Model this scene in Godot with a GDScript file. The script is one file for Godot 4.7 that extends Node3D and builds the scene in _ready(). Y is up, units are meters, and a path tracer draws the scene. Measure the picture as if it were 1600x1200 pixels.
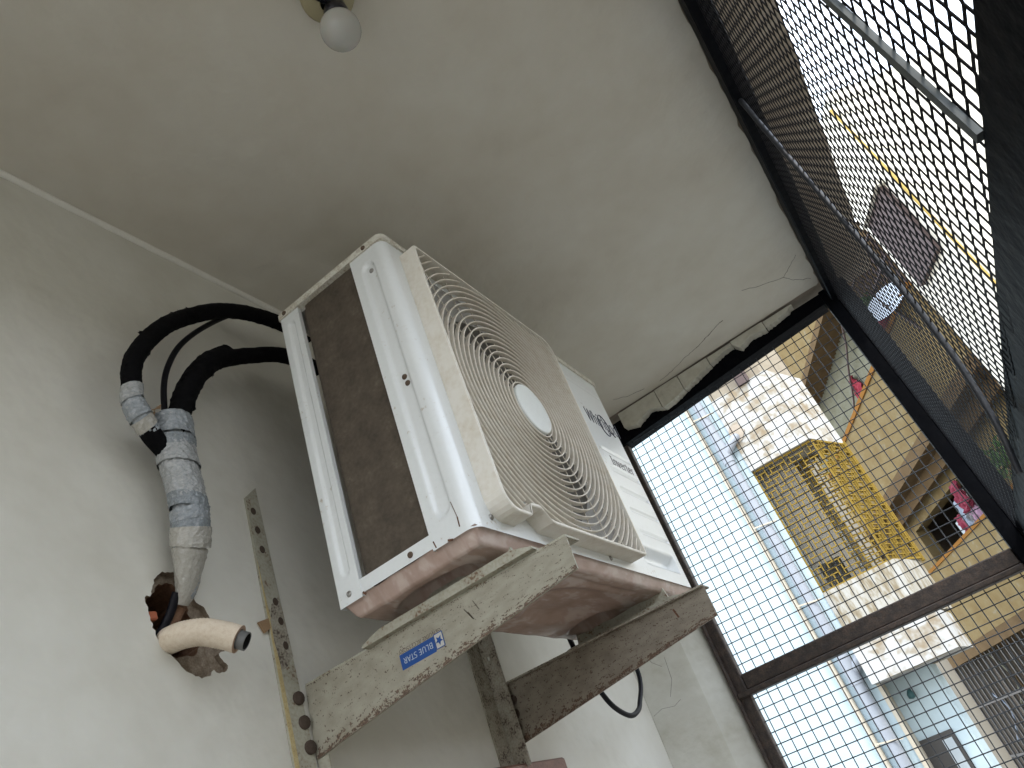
extends Node3D
# x runs along the balcony wall, y is up, z points out of the wall; metres.
# Origin: lower rear left corner of the outdoor unit.

const WALL_Z := -0.15
const CEIL_Y := 0.77
const END_X := 1.466
const CX := [0.537460, -0.320230, 0.780121]
const CYV := [-0.317425, 0.780231, 0.538963]
const CZ := [-0.781267, -0.537301, 0.317694]
var rng := RandomNumberGenerator.new()
var used := {}
var M := {}

# ------------------------------------------------------------------ helpers
func numbered(called: String) -> String:
	if not used.has(called):
		used[called] = 0
		return called
	used[called] += 1
	return "%s_%03d" % [called, used[called]]

func thing(called: String, label: String, category: String, at := Vector3.ZERO, group := "") -> Node3D:
	var o := Node3D.new()
	o.name = numbered(called)
	add_child(o)
	o.position = at
	o.set_meta("label", label)
	o.set_meta("category", category)
	if group != "":
		o.set_meta("group", group)
	return o

func new_st() -> SurfaceTool:
	var st := SurfaceTool.new()
	st.begin(Mesh.PRIMITIVE_TRIANGLES)
	return st

func origin_of(p: Node) -> Vector3:
	var o := Vector3.ZERO
	while p != self and p is Node3D:
		o += (p as Node3D).position
		p = p.get_parent()
	return o

# a part: mesh given in world coordinates
func part(parent: Node, called: String, mesh, m: Material, label := "") -> MeshInstance3D:
	var mi := MeshInstance3D.new()
	if mesh is SurfaceTool:
		mi.mesh = mesh.commit()
	else:
		mi.mesh = mesh
	mi.material_override = m
	mi.name = called
	if parent != self:
		mi.position = -origin_of(parent)
	else:
		mi.name = numbered(called)
	parent.add_child(mi, true)
	if label != "":
		mi.set_meta("label", label)
	return mi

# a part from a shared mesh, placed by a world transform
func placed(parent: Node, called: String, mesh: Mesh, m: Material, xf: Transform3D) -> MeshInstance3D:
	var mi := MeshInstance3D.new()
	mi.mesh = mesh
	mi.material_override = m
	mi.name = called
	parent.add_child(mi, true)
	xf.origin -= origin_of(parent)
	mi.transform = xf
	return mi

func structure(o: Node) -> void:
	o.set_meta("kind", "structure")

func tag(o: Node, label: String, category: String, group := "") -> void:
	o.set_meta("label", label)
	o.set_meta("category", category)
	if group != "":
		o.set_meta("group", group)

func tri(st: SurfaceTool, a: Vector3, b: Vector3, c: Vector3, na: Vector3, nb: Vector3, nc: Vector3) -> void:
	if (c - a).cross(b - a).dot(na + nb + nc) < 0.0:
		var t := b
		b = c
		c = t
		t = nb
		nb = nc
		nc = t
	st.set_normal(na); st.add_vertex(a)
	st.set_normal(nb); st.add_vertex(b)
	st.set_normal(nc); st.add_vertex(c)

func quad(st: SurfaceTool, a: Vector3, b: Vector3, c: Vector3, d: Vector3, n: Vector3) -> void:
	tri(st, a, b, c, n, n, n)
	tri(st, a, c, d, n, n, n)

# flat face, normal turned away from a point inside
func face_out(st: SurfaceTool, ps: Array, inside: Vector3) -> void:
	var n: Vector3 = (ps[1] - ps[0]).cross(ps[2] - ps[0])
	if n.length_squared() < 1e-16:
		return
	n = n.normalized()
	var mid := Vector3.ZERO
	for p in ps:
		mid += p
	mid /= ps.size()
	if n.dot(mid - inside) < 0.0:
		n = -n
	for i in range(1, ps.size() - 1):
		tri(st, ps[0], ps[i], ps[i + 1], n, n, n)

# bevelled box in a transform
func bbox(st: SurfaceTool, xf: Transform3D, size: Vector3, bev := 0.0) -> void:
	var h := size * 0.5
	if bev <= 0.0:
		for ax in 3:
			for sg in [-1.0, 1.0]:
				var n := Vector3.ZERO
				n[ax] = sg
				var u := Vector3.ZERO
				var v := Vector3.ZERO
				u[(ax + 1) % 3] = h[(ax + 1) % 3]
				v[(ax + 2) % 3] = h[(ax + 2) % 3]
				var c := n * h
				quad(st, xf * (c - u - v), xf * (c + u - v), xf * (c + u + v), xf * (c - u + v), (xf.basis * n).normalized())
		return
	bev = minf(bev, minf(h.x, minf(h.y, h.z)) * 0.9)
	var ctr := xf.origin
	var P := func(sx: float, sy: float, sz: float, ax: int) -> Vector3:
		var p := Vector3(sx * h.x, sy * h.y, sz * h.z)
		for k in 3:
			if k != ax:
				p[k] -= signf(p[k]) * bev
		return xf * p
	for ax in 3:
		for sg in [-1.0, 1.0]:
			var ps := []
			for uv in [[-1, -1], [1, -1], [1, 1], [-1, 1]]:
				var s := Vector3.ZERO
				s[ax] = sg
				s[(ax + 1) % 3] = uv[0]
				s[(ax + 2) % 3] = uv[1]
				ps.append(P.call(s.x, s.y, s.z, ax))
			face_out(st, ps, ctr)
	for ax in 3:
		var b1 := (ax + 1) % 3
		var b2 := (ax + 2) % 3
		for s1 in [-1.0, 1.0]:
			for s2 in [-1.0, 1.0]:
				var lo := Vector3.ZERO
				lo[ax] = -1.0
				lo[b1] = s1
				lo[b2] = s2
				var hi := lo
				hi[ax] = 1.0
				face_out(st, [P.call(lo.x, lo.y, lo.z, b1), P.call(hi.x, hi.y, hi.z, b1), P.call(hi.x, hi.y, hi.z, b2), P.call(lo.x, lo.y, lo.z, b2)], ctr)
	for sx in [-1.0, 1.0]:
		for sy in [-1.0, 1.0]:
			for sz in [-1.0, 1.0]:
				face_out(st, [P.call(sx, sy, sz, 0), P.call(sx, sy, sz, 1), P.call(sx, sy, sz, 2)], ctr)

func abox(st: SurfaceTool, lo: Vector3, hi: Vector3, bev := 0.0) -> void:
	bbox(st, Transform3D(Basis.IDENTITY, (lo + hi) * 0.5), hi - lo, bev)

func box_st(lo: Vector3, hi: Vector3, bev := 0.0) -> SurfaceTool:
	var st := new_st()
	abox(st, lo, hi, bev)
	return st

# box between two points (length along a->b), cross section w (sideways) x t (along 'up')
func beam(st: SurfaceTool, a: Vector3, b: Vector3, w: float, t: float, up := Vector3.UP, bev := 0.0) -> void:
	var d := (b - a).normalized()
	var s := d.cross(up).normalized()
	var u := s.cross(d).normalized()
	bbox(st, Transform3D(Basis(d, u, s), (a + b) * 0.5), Vector3((b - a).length(), t, w), bev)

# tube along a path; radius may be a float or an array
func tube(st: SurfaceTool, pts: Array, rad, sides := 10, cap := true, squash := Vector2.ONE, bump := 0.0, nz: FastNoiseLite = null, slant := Vector2.ZERO) -> void:
	var n := pts.size()
	var t0: Vector3 = (pts[1] - pts[0]).normalized()
	var u := t0.cross(Vector3(0.31, 0.52, 0.79)).normalized()
	var rings := []
	var norms := []
	for i in n:
		var t: Vector3
		if i == 0:
			t = t0
		elif i == n - 1:
			t = (pts[n - 1] - pts[n - 2]).normalized()
		else:
			t = (pts[i + 1] - pts[i - 1]).normalized()
		u = (u - t * u.dot(t)).normalized()
		var v := t.cross(u)
		var r: float = rad[i] if rad is Array else rad
		var ring := []
		var nr := []
		for k in sides:
			var a := TAU * k / sides
			var dv := u * cos(a) * squash.x + v * sin(a) * squash.y
			var rr := r
			if nz != null:
				var q: Vector3 = pts[i] + dv * r
				rr += bump * nz.get_noise_3dv(q * 100.0)
			ring.append(pts[i] + dv * rr + t * (slant.x * cos(a) + slant.y * sin(a)))
			nr.append(dv.normalized())
		rings.append(ring)
		norms.append(nr)
	if nz != null:
		# normals from the bumped surface
		for i in n:
			for k in sides:
				var pa: Vector3 = rings[max(i - 1, 0)][k]
				var pb: Vector3 = rings[min(i + 1, n - 1)][k]
				var pc: Vector3 = rings[i][(k + 1) % sides]
				var pd: Vector3 = rings[i][(k + sides - 1) % sides]
				var nn := (pb - pa).cross(pc - pd).normalized()
				if nn.dot(norms[i][k]) < 0:
					nn = -nn
				norms[i][k] = nn
	for i in n - 1:
		for k in sides:
			var k2 := (k + 1) % sides
			tri(st, rings[i][k], rings[i][k2], rings[i + 1][k2], norms[i][k], norms[i][k2], norms[i + 1][k2])
			tri(st, rings[i][k], rings[i + 1][k2], rings[i + 1][k], norms[i][k], norms[i + 1][k2], norms[i + 1][k])
	if cap:
		for e in [0, n - 1]:
			var tt: Vector3 = (pts[0] - pts[1]).normalized() if e == 0 else (pts[n - 1] - pts[n - 2]).normalized()
			for k in sides:
				tri(st, pts[e], rings[e][k], rings[e][(k + 1) % sides], tt, tt, tt)

func smooth_path(pts: Array, per := 8) -> Array:
	var out := []
	for i in pts.size() - 1:
		var p0: Vector3 = pts[max(i - 1, 0)]
		var p1: Vector3 = pts[i]
		var p2: Vector3 = pts[i + 1]
		var p3: Vector3 = pts[min(i + 2, pts.size() - 1)]
		for k in per:
			out.append(p1.cubic_interpolate(p2, p0, p3, float(k) / per))
	out.append(pts[-1])
	return out

# grid surface f(u index, v index) -> Vector3; ref gives the side the normals face
func grid(st: SurfaceTool, nu: int, nv: int, f: Callable, ref: Vector3) -> void:
	var P := []
	for i in nu + 1:
		var row := []
		for j in nv + 1:
			row.append(f.call(float(i) / nu, float(j) / nv))
		P.append(row)
	var N := []
	for i in nu + 1:
		var row := []
		for j in nv + 1:
			var du: Vector3 = P[min(i + 1, nu)][j] - P[max(i - 1, 0)][j]
			var dv: Vector3 = P[i][min(j + 1, nv)] - P[i][max(j - 1, 0)]
			var n := du.cross(dv).normalized()
			if n.dot(ref) < 0.0:
				n = -n
			row.append(n)
		N.append(row)
	for i in nu:
		for j in nv:
			tri(st, P[i][j], P[i + 1][j], P[i + 1][j + 1], N[i][j], N[i + 1][j], N[i + 1][j + 1])
			tri(st, P[i][j], P[i + 1][j + 1], P[i][j + 1], N[i][j], N[i + 1][j + 1], N[i][j + 1])

# prism: 2D polygon extruded; map turns (x, y, depth) into a world point
func prism(st: SurfaceTool, poly: PackedVector2Array, d0: float, d1: float, xf: Transform3D, caps := true) -> void:
	var cen := Vector2.ZERO
	for p in poly:
		cen += p
	cen /= poly.size()
	var ccw := not Geometry2D.is_polygon_clockwise(poly)
	var n := poly.size()
	for i in n:
		var a := poly[i]
		var b := poly[(i + 1) % n]
		var e := b - a
		if e.length() < 1e-7:
			continue
		var nn := Vector2(e.y, -e.x).normalized()
		if not ccw:
			nn = -nn
		var wn := (xf.basis * Vector3(nn.x, nn.y, 0)).normalized()
		quad(st, xf * Vector3(a.x, a.y, d0), xf * Vector3(b.x, b.y, d0), xf * Vector3(b.x, b.y, d1), xf * Vector3(a.x, a.y, d1), wn)
	if caps:
		var idx := Geometry2D.triangulate_polygon(poly)
		var up := (xf.basis * Vector3(0, 0, 1)).normalized() * signf(d1 - d0)
		for k in range(0, idx.size(), 3):
			var q := [poly[idx[k]], poly[idx[k + 1]], poly[idx[k + 2]]]
			tri(st, xf * Vector3(q[0].x, q[0].y, d1), xf * Vector3(q[1].x, q[1].y, d1), xf * Vector3(q[2].x, q[2].y, d1), up, up, up)
			tri(st, xf * Vector3(q[0].x, q[0].y, d0), xf * Vector3(q[1].x, q[1].y, d0), xf * Vector3(q[2].x, q[2].y, d0), -up, -up, -up)

func lathe(st: SurfaceTool, prof: Array, xf: Transform3D, sides := 24) -> void:
	# prof: Vector2(radius, height along local y), normals from the profile
	var n := prof.size()
	var nn := []
	for i in n:
		var d: Vector2 = prof[min(i + 1, n - 1)] - prof[max(i - 1, 0)]
		nn.append(Vector2(d.y, -d.x).normalized())
	for i in n - 1:
		for k in sides:
			var q := []
			var m := []
			for e in [[i, k], [i, k + 1], [i + 1, k + 1], [i + 1, k]]:
				var a: float = TAU * e[1] / sides
				var p: Vector2 = prof[e[0]]
				var w: Vector2 = nn[e[0]]
				q.append(xf * Vector3(p.x * cos(a), p.y, p.x * sin(a)))
				m.append((xf.basis * Vector3(w.x * cos(a), w.y, w.x * sin(a))).normalized())
			tri(st, q[0], q[1], q[2], m[0], m[1], m[2])
			tri(st, q[0], q[2], q[3], m[0], m[2], m[3])

# rounded rectangle polygon
func rrect(lo: Vector2, hi: Vector2, r, seg := 5) -> PackedVector2Array:
	var rs: Array = r if r is Array else [r, r, r, r]   # bl, br, tr, tl
	var out := PackedVector2Array()
	var cs := [Vector2(lo.x, lo.y), Vector2(hi.x, lo.y), Vector2(hi.x, hi.y), Vector2(lo.x, hi.y)]
	var sg := [Vector2(1, 1), Vector2(-1, 1), Vector2(-1, -1), Vector2(1, -1)]
	var a0 := [PI, 1.5 * PI, 0.0, 0.5 * PI]
	for i in 4:
		var rad: float = maxf(rs[i], 1e-4)
		var c: Vector2 = cs[i] + sg[i] * rad
		for k in seg + 1:
			var a: float = a0[i] + 0.5 * PI * k / seg
			out.append(c + Vector2(cos(a), sin(a)) * rad)
	return out

# ------------------------------------------------------------------ materials
func noise(seed_: int, freq: float, oct := 4, kind := FastNoiseLite.TYPE_SIMPLEX_SMOOTH) -> FastNoiseLite:
	var n := FastNoiseLite.new()
	n.seed = seed_
	n.frequency = freq
	n.noise_type = kind
	n.fractal_octaves = oct
	return n

# colours are linear base colours; the ramp runs over a mix of coarse and fine noise
func ptex(seed_: int, f1: float, f2: float, mixv: float, stops: Array, size := 512) -> ImageTexture:
	var a := noise(seed_, f1, 4).get_seamless_image(size, size)
	var b := noise(seed_ + 77, f2, 3).get_seamless_image(size, size)
	a.convert(Image.FORMAT_L8)
	b.convert(Image.FORMAT_L8)
	var da := a.get_data()
	var db := b.get_data()
	var lut := PackedByteArray()
	lut.resize(256 * 3)
	for i in 256:
		var t := i / 255.0
		var c: Color = stops[0][1]
		for k in stops.size() - 1:
			var p0: float = stops[k][0]
			var p1: float = stops[k + 1][0]
			if t >= p0:
				c = (stops[k][1] as Color).lerp(stops[k + 1][1], clampf((t - p0) / maxf(p1 - p0, 1e-5), 0, 1))
		c = c.linear_to_srgb()
		lut[i * 3] = int(clampf(c.r, 0, 1) * 255)
		lut[i * 3 + 1] = int(clampf(c.g, 0, 1) * 255)
		lut[i * 3 + 2] = int(clampf(c.b, 0, 1) * 255)
	var out := PackedByteArray()
	out.resize(size * size * 3)
	var wa := int(mixv * 256.0)
	var wb := 256 - wa
	for i in size * size:
		var t := ((da[i] * wa + db[i] * wb) >> 8) * 3
		out[i * 3] = lut[t]
		out[i * 3 + 1] = lut[t + 1]
		out[i * 3 + 2] = lut[t + 2]
	var img := Image.create_from_data(size, size, false, Image.FORMAT_RGB8, out)
	img.generate_mipmaps()
	return ImageTexture.create_from_image(img)

func ntex(seed_: int, freq: float, strength: float, size := 512) -> ImageTexture:
	var a := noise(seed_, freq, 5).get_seamless_image(size, size)
	a.convert(Image.FORMAT_RGBA8)
	a.bump_map_to_normal_map(strength)
	a.generate_mipmaps()
	return ImageTexture.create_from_image(a)

func lin(r: float, g: float, b: float) -> Color:
	return Color(r, g, b)

func mat(c: Color, rough := 0.7, metal := 0.0) -> StandardMaterial3D:
	var m := StandardMaterial3D.new()
	m.albedo_color = c.linear_to_srgb()
	m.roughness = rough
	m.metallic = metal
	return m

# textured, world triplanar; tile = metres covered by one repeat
func tmat(tex: Texture2D, tile: float, rough := 0.8, normal: Texture2D = null, nscale := 1.0) -> StandardMaterial3D:
	var m := StandardMaterial3D.new()
	m.albedo_texture = tex
	m.roughness = rough
	m.uv1_triplanar = true
	m.uv1_world_triplanar = true
	m.uv1_scale = Vector3.ONE / tile
	if normal != null:
		m.normal_enabled = true
		m.normal_texture = normal
		m.normal_scale = nscale
	return m

# worn paint of a bracket arm: rust grains gather along the lower edge, runs and scuffs elsewhere
func web_mat(seed_: int, c0: Color, c1: Color, wear: float) -> StandardMaterial3D:
	var w := 768
	var h := 160
	var n1 := noise(seed_, .012, 4)
	var n2 := noise(seed_ + 1, .16, 3)
	var n3 := noise(seed_ + 2, .035, 3)
	var rust_a := lin(.055, .03, .02)
	var rust_b := lin(.17, .10, .06)
	var img := Image.create(w, h, false, Image.FORMAT_RGB8)
	for y in h:
		var low := float(y) / h
		for x in w:
			var a := n1.get_noise_2d(x, y * 1.6)
			var f := n2.get_noise_2d(x, y)
			var g := n3.get_noise_2d(x, y * 2.0)
			var c := c0.lerp(c1, clampf(.5 + a * .6, 0, 1))
			c = c * (1.0 + .06 * f)
			var edge := maxf(smoothstep(.80, 1.0, low + .10 * g), .55 * (1.0 - smoothstep(0.0, .07, low + .05 * g)))
			var t := f * .9 + g * .8 + wear * .38 + edge * .85
			if t > .62:
				c = c.lerp(rust_b.lerp(rust_a, clampf(.5 + f, 0, 1)), clampf((t - .62) * 6.0, 0, .92))
			img.set_pixel(x, y, c.linear_to_srgb())
	img.generate_mipmaps()
	var m := StandardMaterial3D.new()
	m.albedo_texture = ImageTexture.create_from_image(img)
	m.roughness = .6
	return m

func make_materials() -> void:
	var grain := ntex(3, 0.02, 3.0)
	var fine := ntex(5, 0.06, 2.0)
	M.wall = tmat(ptex(11, 0.008, 0.05, 0.75, [[0.0, lin(0.578, 0.557, 0.488)], [0.45, lin(0.646, 0.63, 0.567)], [1.0, lin(0.693, 0.683, 0.63)]]), 1.3, 0.92, grain, 0.35)
	M.ceiling = tmat(ptex(12, 0.007, 0.03, 0.7, [[0.0, lin(0.546, 0.505, 0.428)], [0.4, lin(0.593, 0.556, 0.479)], [0.7, lin(0.614, 0.582, 0.51)], [1.0, lin(0.645, 0.618, 0.546)]]), 1.1, 0.95, grain, 0.4)
	M.seam = tmat(ptex(13, 0.02, 0.09, 0.5, [[0.0, lin(.70, .68, .62)], [1.0, lin(.82, .80, .75)]]), 0.3, 0.9, grain, 0.6)
	M.plaster = tmat(ptex(14, 0.012, 0.05, 0.6, [[0.0, lin(0.414, 0.391, 0.322)], [0.45, lin(0.54, 0.523, 0.448)], [1.0, lin(0.632, 0.621, 0.552)]]), 0.5, 0.95, grain, 0.9)
	M.pilaster = tmat(ptex(15, 0.008, 0.04, 0.65, [[0.0, lin(.40, .385, .31)], [0.35, lin(.52, .51, .45)], [0.7, lin(.57, .565, .51)], [1.0, lin(.66, .655, .61)]]), 0.7, 0.92, grain, 0.7)
	M.crack = mat(lin(.11, .10, .08), 1.0)
	M.cement = tmat(ptex(16, 0.02, 0.08, 0.55, [[0.0, lin(.12, .085, .06)], [0.5, lin(.24, .19, .14)], [1.0, lin(.38, .33, .27)]]), 0.15, 0.95, grain, 1.5)
	M.clay = tmat(ptex(17, 0.03, 0.1, 0.5, [[0.0, lin(.09, .05, .032)], [0.5, lin(.20, .11, .065)], [1.0, lin(.34, .20, .125)]]), 0.12, 0.95, grain, 1.5)
	M.brick = mat(lin(.40, .12, .06), 0.95)
	M.floor = tmat(ptex(18, 0.01, 0.06, 0.6, [[0.0, lin(.30, .28, .25)], [1.0, lin(.42, .40, .37)]]), 0.9, 0.7)
	# outdoor unit
	var dirt := ptex(21, 0.012, 0.11, 0.42, [[0.0, lin(.42, .36, .28)], [0.17, lin(.60, .57, .51)], [0.235, lin(.775, .80, .80)], [1.0, lin(.815, .84, .84)]])
	M.enamel = tmat(dirt, 0.55, 0.32)
	M.enamel.clearcoat_enabled = true
	M.enamel.clearcoat = 0.8
	M.enamel.clearcoat_roughness = 0.2
	M.lip = tmat(ptex(22, 0.02, 0.09, 0.5, [[0.0, lin(.30, .22, .14)], [0.3, lin(.52, .47, .38)], [0.55, lin(.68, .66, .58)], [1.0, lin(.73, .72, .66)]]), 0.25, 0.5)
	M.cream = tmat(ptex(23, 0.012, 0.07, 0.6, [[0.0, lin(.54, .45, .32)], [0.3, lin(.67, .62, .53)], [0.6, lin(.735, .70, .625)], [1.0, lin(.765, .735, .67)]]), 0.4, 0.45)
	M.ring = tmat(ptex(28, 0.016, 0.08, 0.6, [[0.0, lin(.46, .37, .25)], [0.3, lin(.60, .53, .43)], [0.55, lin(.68, .63, .545)], [1.0, lin(.74, .70, .63)]]), 0.3, 0.5)
	M.hub = tmat(ptex(24, 0.02, 0.1, 0.5, [[0.0, lin(.66, .68, .65)], [1.0, lin(.74, .76, .73)]]), 0.2, 0.4)
	M.coil = tmat(ptex(25, 0.012, 0.06, 0.6, [[0.0, lin(0.045, 0.035, 0.0252)], [0.4, lin(0.078, 0.061, 0.0446)], [0.7, lin(0.1, 0.08, 0.0582)], [1.0, lin(0.145, 0.12, 0.0892)]]), 0.3, 0.85, fine, 0.5)
	M.galvanised = tmat(ptex(26, 0.03, 0.08, 0.5, [[0.0, lin(.28, .27, .25)], [1.0, lin(.42, .41, .38)]]), 0.2, 0.5)
	M.fan = mat(lin(.34, .335, .32), 0.5)
	M.pan = tmat(ptex(27, 0.009, 0.05, 0.72, [[0.0, lin(0.28, 0.19, 0.151)], [0.35, lin(0.403, 0.291, 0.241)], [0.56, lin(0.459, 0.342, 0.291)], [0.66, lin(0.56, 0.459, 0.409)], [1.0, lin(0.638, 0.549, 0.498)]]), 0.42, 0.27)  # paler stops imitate reflections in the colour of the dusty pan
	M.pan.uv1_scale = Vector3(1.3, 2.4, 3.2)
	M.screw = mat(lin(.35, .34, .32), 0.35, 0.9)
	M.rusty_screw = mat(lin(.12, .08, .055), 0.7, 0.3)
	M.logo = mat(lin(.035, .04, .06), 0.5)
	M.print = mat(lin(.16, .15, .15), 0.6)
	# brackets
	M.bracket = tmat(ptex(31, 0.014, 0.09, 0.5, [[0.0, lin(.09, .05, .03)], [0.24, lin(.20, .13, .08)], [0.34, lin(.34, .32, .25)], [0.6, lin(.41, .395, .32)], [1.0, lin(.46, .45, .375)]]), 0.3, 0.6, fine, 0.5)
	M.bracket_grime_shade = tmat(ptex(32, 0.016, 0.1, 0.5, [[0.0, lin(.035, .025, .02)], [0.3, lin(.10, .075, .058)], [0.42, lin(.27, .24, .19)], [0.65, lin(.36, .335, .275)], [1.0, lin(.45, .435, .36)]]), 0.28, 0.65, fine, 0.6)  # grime specks, plus the second bracket's shade put into the colour
	M.web_clean = web_mat(301, lin(.27, .248, .19), lin(.39, .37, .30), .12)
	M.web_grime_shade = web_mat(302, lin(.19, .16, .125), lin(.29, .26, .205), .42)  # darker base paints in the second arm's shade, on top of real grime
	M.rust = tmat(ptex(33, 0.03, 0.12, 0.5, [[0.0, lin(.05, .025, .015)], [0.5, lin(.13, .06, .035)], [1.0, lin(.24, .13, .075)]]), 0.1, 0.9, grain, 1.0)
	M.bolt = tmat(ptex(36, 0.04, 0.12, 0.5, [[0.0, lin(.03, .02, .015)], [1.0, lin(.10, .07, .05)]]), 0.05, 0.85, grain, 1.0)
	M.yellow_paint = tmat(ptex(34, 0.03, 0.1, 0.5, [[0.0, lin(.30, .22, .10)], [0.5, lin(.50, .40, .20)], [1.0, lin(.56, .50, .33)]]), 0.15, 0.7)
	M.sticker_blue = mat(lin(0.009, 0.0675, 0.27), 0.45)
	M.sticker_white = mat(lin(.50, .49, .45), 0.5)
	M.sticker_text = mat(lin(.45, .5, .55), 0.5)
	M.sticker_brown = mat(lin(.10, .07, .05), 0.7)
	# hoses
	M.foam = tmat(ptex(41, 0.03, 0.1, 0.5, [[0.0, lin(0.00225, 0.00225, 0.003)], [0.6, lin(0.0045, 0.0045, 0.00525)], [1.0, lin(0.012, 0.0112, 0.0112)]]), 0.12, 0.85, grain, 1.2)
	M.foam.metallic_specular = .2
	M.cable = mat(lin(.006, .006, .009), 0.5)
	M.cable.metallic_specular = .3
	M.tape = tmat(ptex(42, 0.022, 0.07, 0.65, [[0.0, lin(.17, .195, .22)], [0.4, lin(.225, .25, .275)], [0.6, lin(.28, .305, .325)], [0.7, lin(.36, .375, .38)], [1.0, lin(.46, .46, .45)]]), 0.07, 0.14, grain, 3.0)
	M.tape.clearcoat_enabled = true
	M.tape.clearcoat = 0.5
	M.tape_pale = tmat(ptex(43, 0.03, 0.09, 0.6, [[0.0, lin(.19, .21, .225)], [0.4, lin(.29, .305, .31)], [0.6, lin(.36, .365, .36)], [1.0, lin(.48, .475, .45)]]), 0.07, 0.14, grain, 3.0)
	M.tape_pale.clearcoat_enabled = true
	M.tape_pale.clearcoat = 0.6
	M.tape_dark = tmat(ptex(45, 0.03, 0.09, 0.6, [[0.0, lin(.13, .15, .17)], [0.55, lin(.21, .235, .255)], [0.7, lin(.33, .345, .35)], [1.0, lin(.42, .42, .41)]]), 0.07, 0.14, grain, 3.0)
	M.tape_film = tmat(ptex(46, 0.03, 0.09, 0.6, [[0.0, lin(.25, .24, .21)], [0.5, lin(.36, .345, .305)], [1.0, lin(.48, .46, .415)]]), 0.07, 0.14, grain, 3.0)
	M.tape_film.clearcoat_enabled = true
	M.tape_film.clearcoat = 0.6
	M.fibre = mat(lin(.28, .18, .10), 0.95)
	M.sleeve = tmat(ptex(44, 0.02, 0.08, 0.6, [[0.0, lin(.48, .36, .24)], [0.5, lin(.66, .56, .44)], [1.0, lin(.72, .65, .54)]]), 0.08, 0.75)
	M.sleeve_rim = mat(lin(.42, .29, .21), 0.85)
	M.pvc_dark = mat(lin(.12, .12, .115), 0.5)
	M.bore = mat(lin(.006, .006, .006), 0.9)
	# steel
	M.black = tmat(ptex(51, 0.015, 0.08, 0.55, [[0.0, lin(0.0015, 0.00225, 0.00375)], [0.6, lin(0.003, 0.00337, 0.00525)], [0.88, lin(0.00675, 0.006, 0.006)], [1.0, lin(0.0225, 0.015, 0.012)]]), 0.35, 0.5, grain, 0.6)
	M.black.metallic_specular = .15
	M.brown_steel = tmat(ptex(52, 0.015, 0.09, 0.5, [[0.0, lin(.012, .010, .010)], [0.4, lin(.028, .020, .017)], [0.7, lin(.06, .04, .03)], [1.0, lin(.13, .07, .045)]]), 0.25, 0.6, grain, 0.8)
	M.wire = mat(lin(.03, .035, .042), 0.6, 0.1)
	M.sheet = mat(lin(0.0099, 0.00948, 0.0117), 0.55, 0.1)
	M.sheet.metallic_specular = .15
	M.sheet.metallic = 0.0
	M.bar_dark = mat(lin(.018, .02, .026), 0.55)
	M.bar_grey = mat(lin(.06, .07, .072), 0.5, 0.1)
	M.soffit = tmat(ptex(53, 0.01, 0.05, 0.6, [[0.0, lin(0.243, 0.198, 0.153)], [0.5, lin(0.333, 0.279, 0.221)], [1.0, lin(0.387, 0.342, 0.279)]]), 0.8, 0.95)
	M.red_wood = tmat(ptex(54, 0.015, 0.1, 0.5, [[0.0, lin(.09, .04, .028)], [0.5, lin(.16, .075, .05)], [1.0, lin(.23, .12, .085)]]), 0.3, 0.5)
	# bulb
	M.bulb = mat(lin(0.428, 0.428, 0.398), 0.25)
	M.bulb.subsurf_scatter_enabled = true
	M.bulb.subsurf_scatter_strength = 0.3
	M.bakelite = mat(lin(.012, .012, .018), 0.3)
	M.rose = mat(lin(0.35, 0.308, 0.189), 0.7)
	# outside
	M.white_wall = tmat(ptex(61, 0.008, 0.05, 0.7, [[0.0, lin(0.353, 0.429, 0.448)], [0.4, lin(0.395, 0.483, 0.516)], [1.0, lin(0.423, 0.515, 0.551)]]), 2.2, 0.9, grain, 0.3)
	M.stained = tmat(ptex(62, 0.011, 0.05, 0.7, [[0.0, lin(0.217, 0.159, 0.0937)], [0.30, lin(0.26, 0.217, 0.159)], [0.45, lin(0.332, 0.31, 0.267)], [0.55, lin(0.412, 0.412, 0.397)], [1.0, lin(0.455, 0.47, 0.476)]]), 1.7, 0.9)
	M.streaked = tmat(ptex(63, 0.014, 0.05, 0.7, [[0.0, lin(0.134, 0.0944, 0.0538)], [0.4, lin(0.242, 0.208, 0.148)], [0.6, lin(0.35, 0.336, 0.296)], [1.0, lin(0.417, 0.417, 0.403)]]), 0.6, 0.9)
	M.streaked.uv1_scale = Vector3(1.6, 0.45, 1.6)
	M.beige = tmat(ptex(64, 0.01, 0.05, 0.7, [[0.0, lin(0.235, 0.196, 0.146)], [1.0, lin(0.314, 0.28, 0.224)]]), 1.0, 0.9)
	M.facing = tmat(ptex(70, 0.01, 0.05, 0.7, [[0.0, lin(.27, .245, .195)], [1.0, lin(.38, .35, .285)]]), 2.4, 0.9)
	M.pipe_blue = mat(lin(0.245, 0.266, 0.299), 0.45)
	M.pipe_cream = mat(lin(0.432, 0.384, 0.3), 0.6)
	M.lattice = mat(lin(0.218, 0.147, 0.0326), 0.6)
	M.room = mat(lin(0.25, 0.232, 0.197), 0.9)
	M.dark_room = mat(lin(.22, .19, .16), 0.95)
	M.dark_frame = mat(lin(0.035, 0.0315, 0.028), 0.6)
	M.glass_dark = mat(lin(.06, .065, .065), 0.15)
	M.curtain = mat(lin(.34, .38, .40), 0.8)
	M.tan = tmat(ptex(65, 0.009, 0.05, 0.7, [[0.0, lin(0.131, 0.089, 0.042)], [0.4, lin(0.173, 0.126, 0.0604)], [0.74, lin(0.194, 0.15, 0.0787)], [0.84, lin(0.21, 0.189, 0.141)], [1.0, lin(0.231, 0.215, 0.189)]]), 2.5, 0.9)
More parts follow.
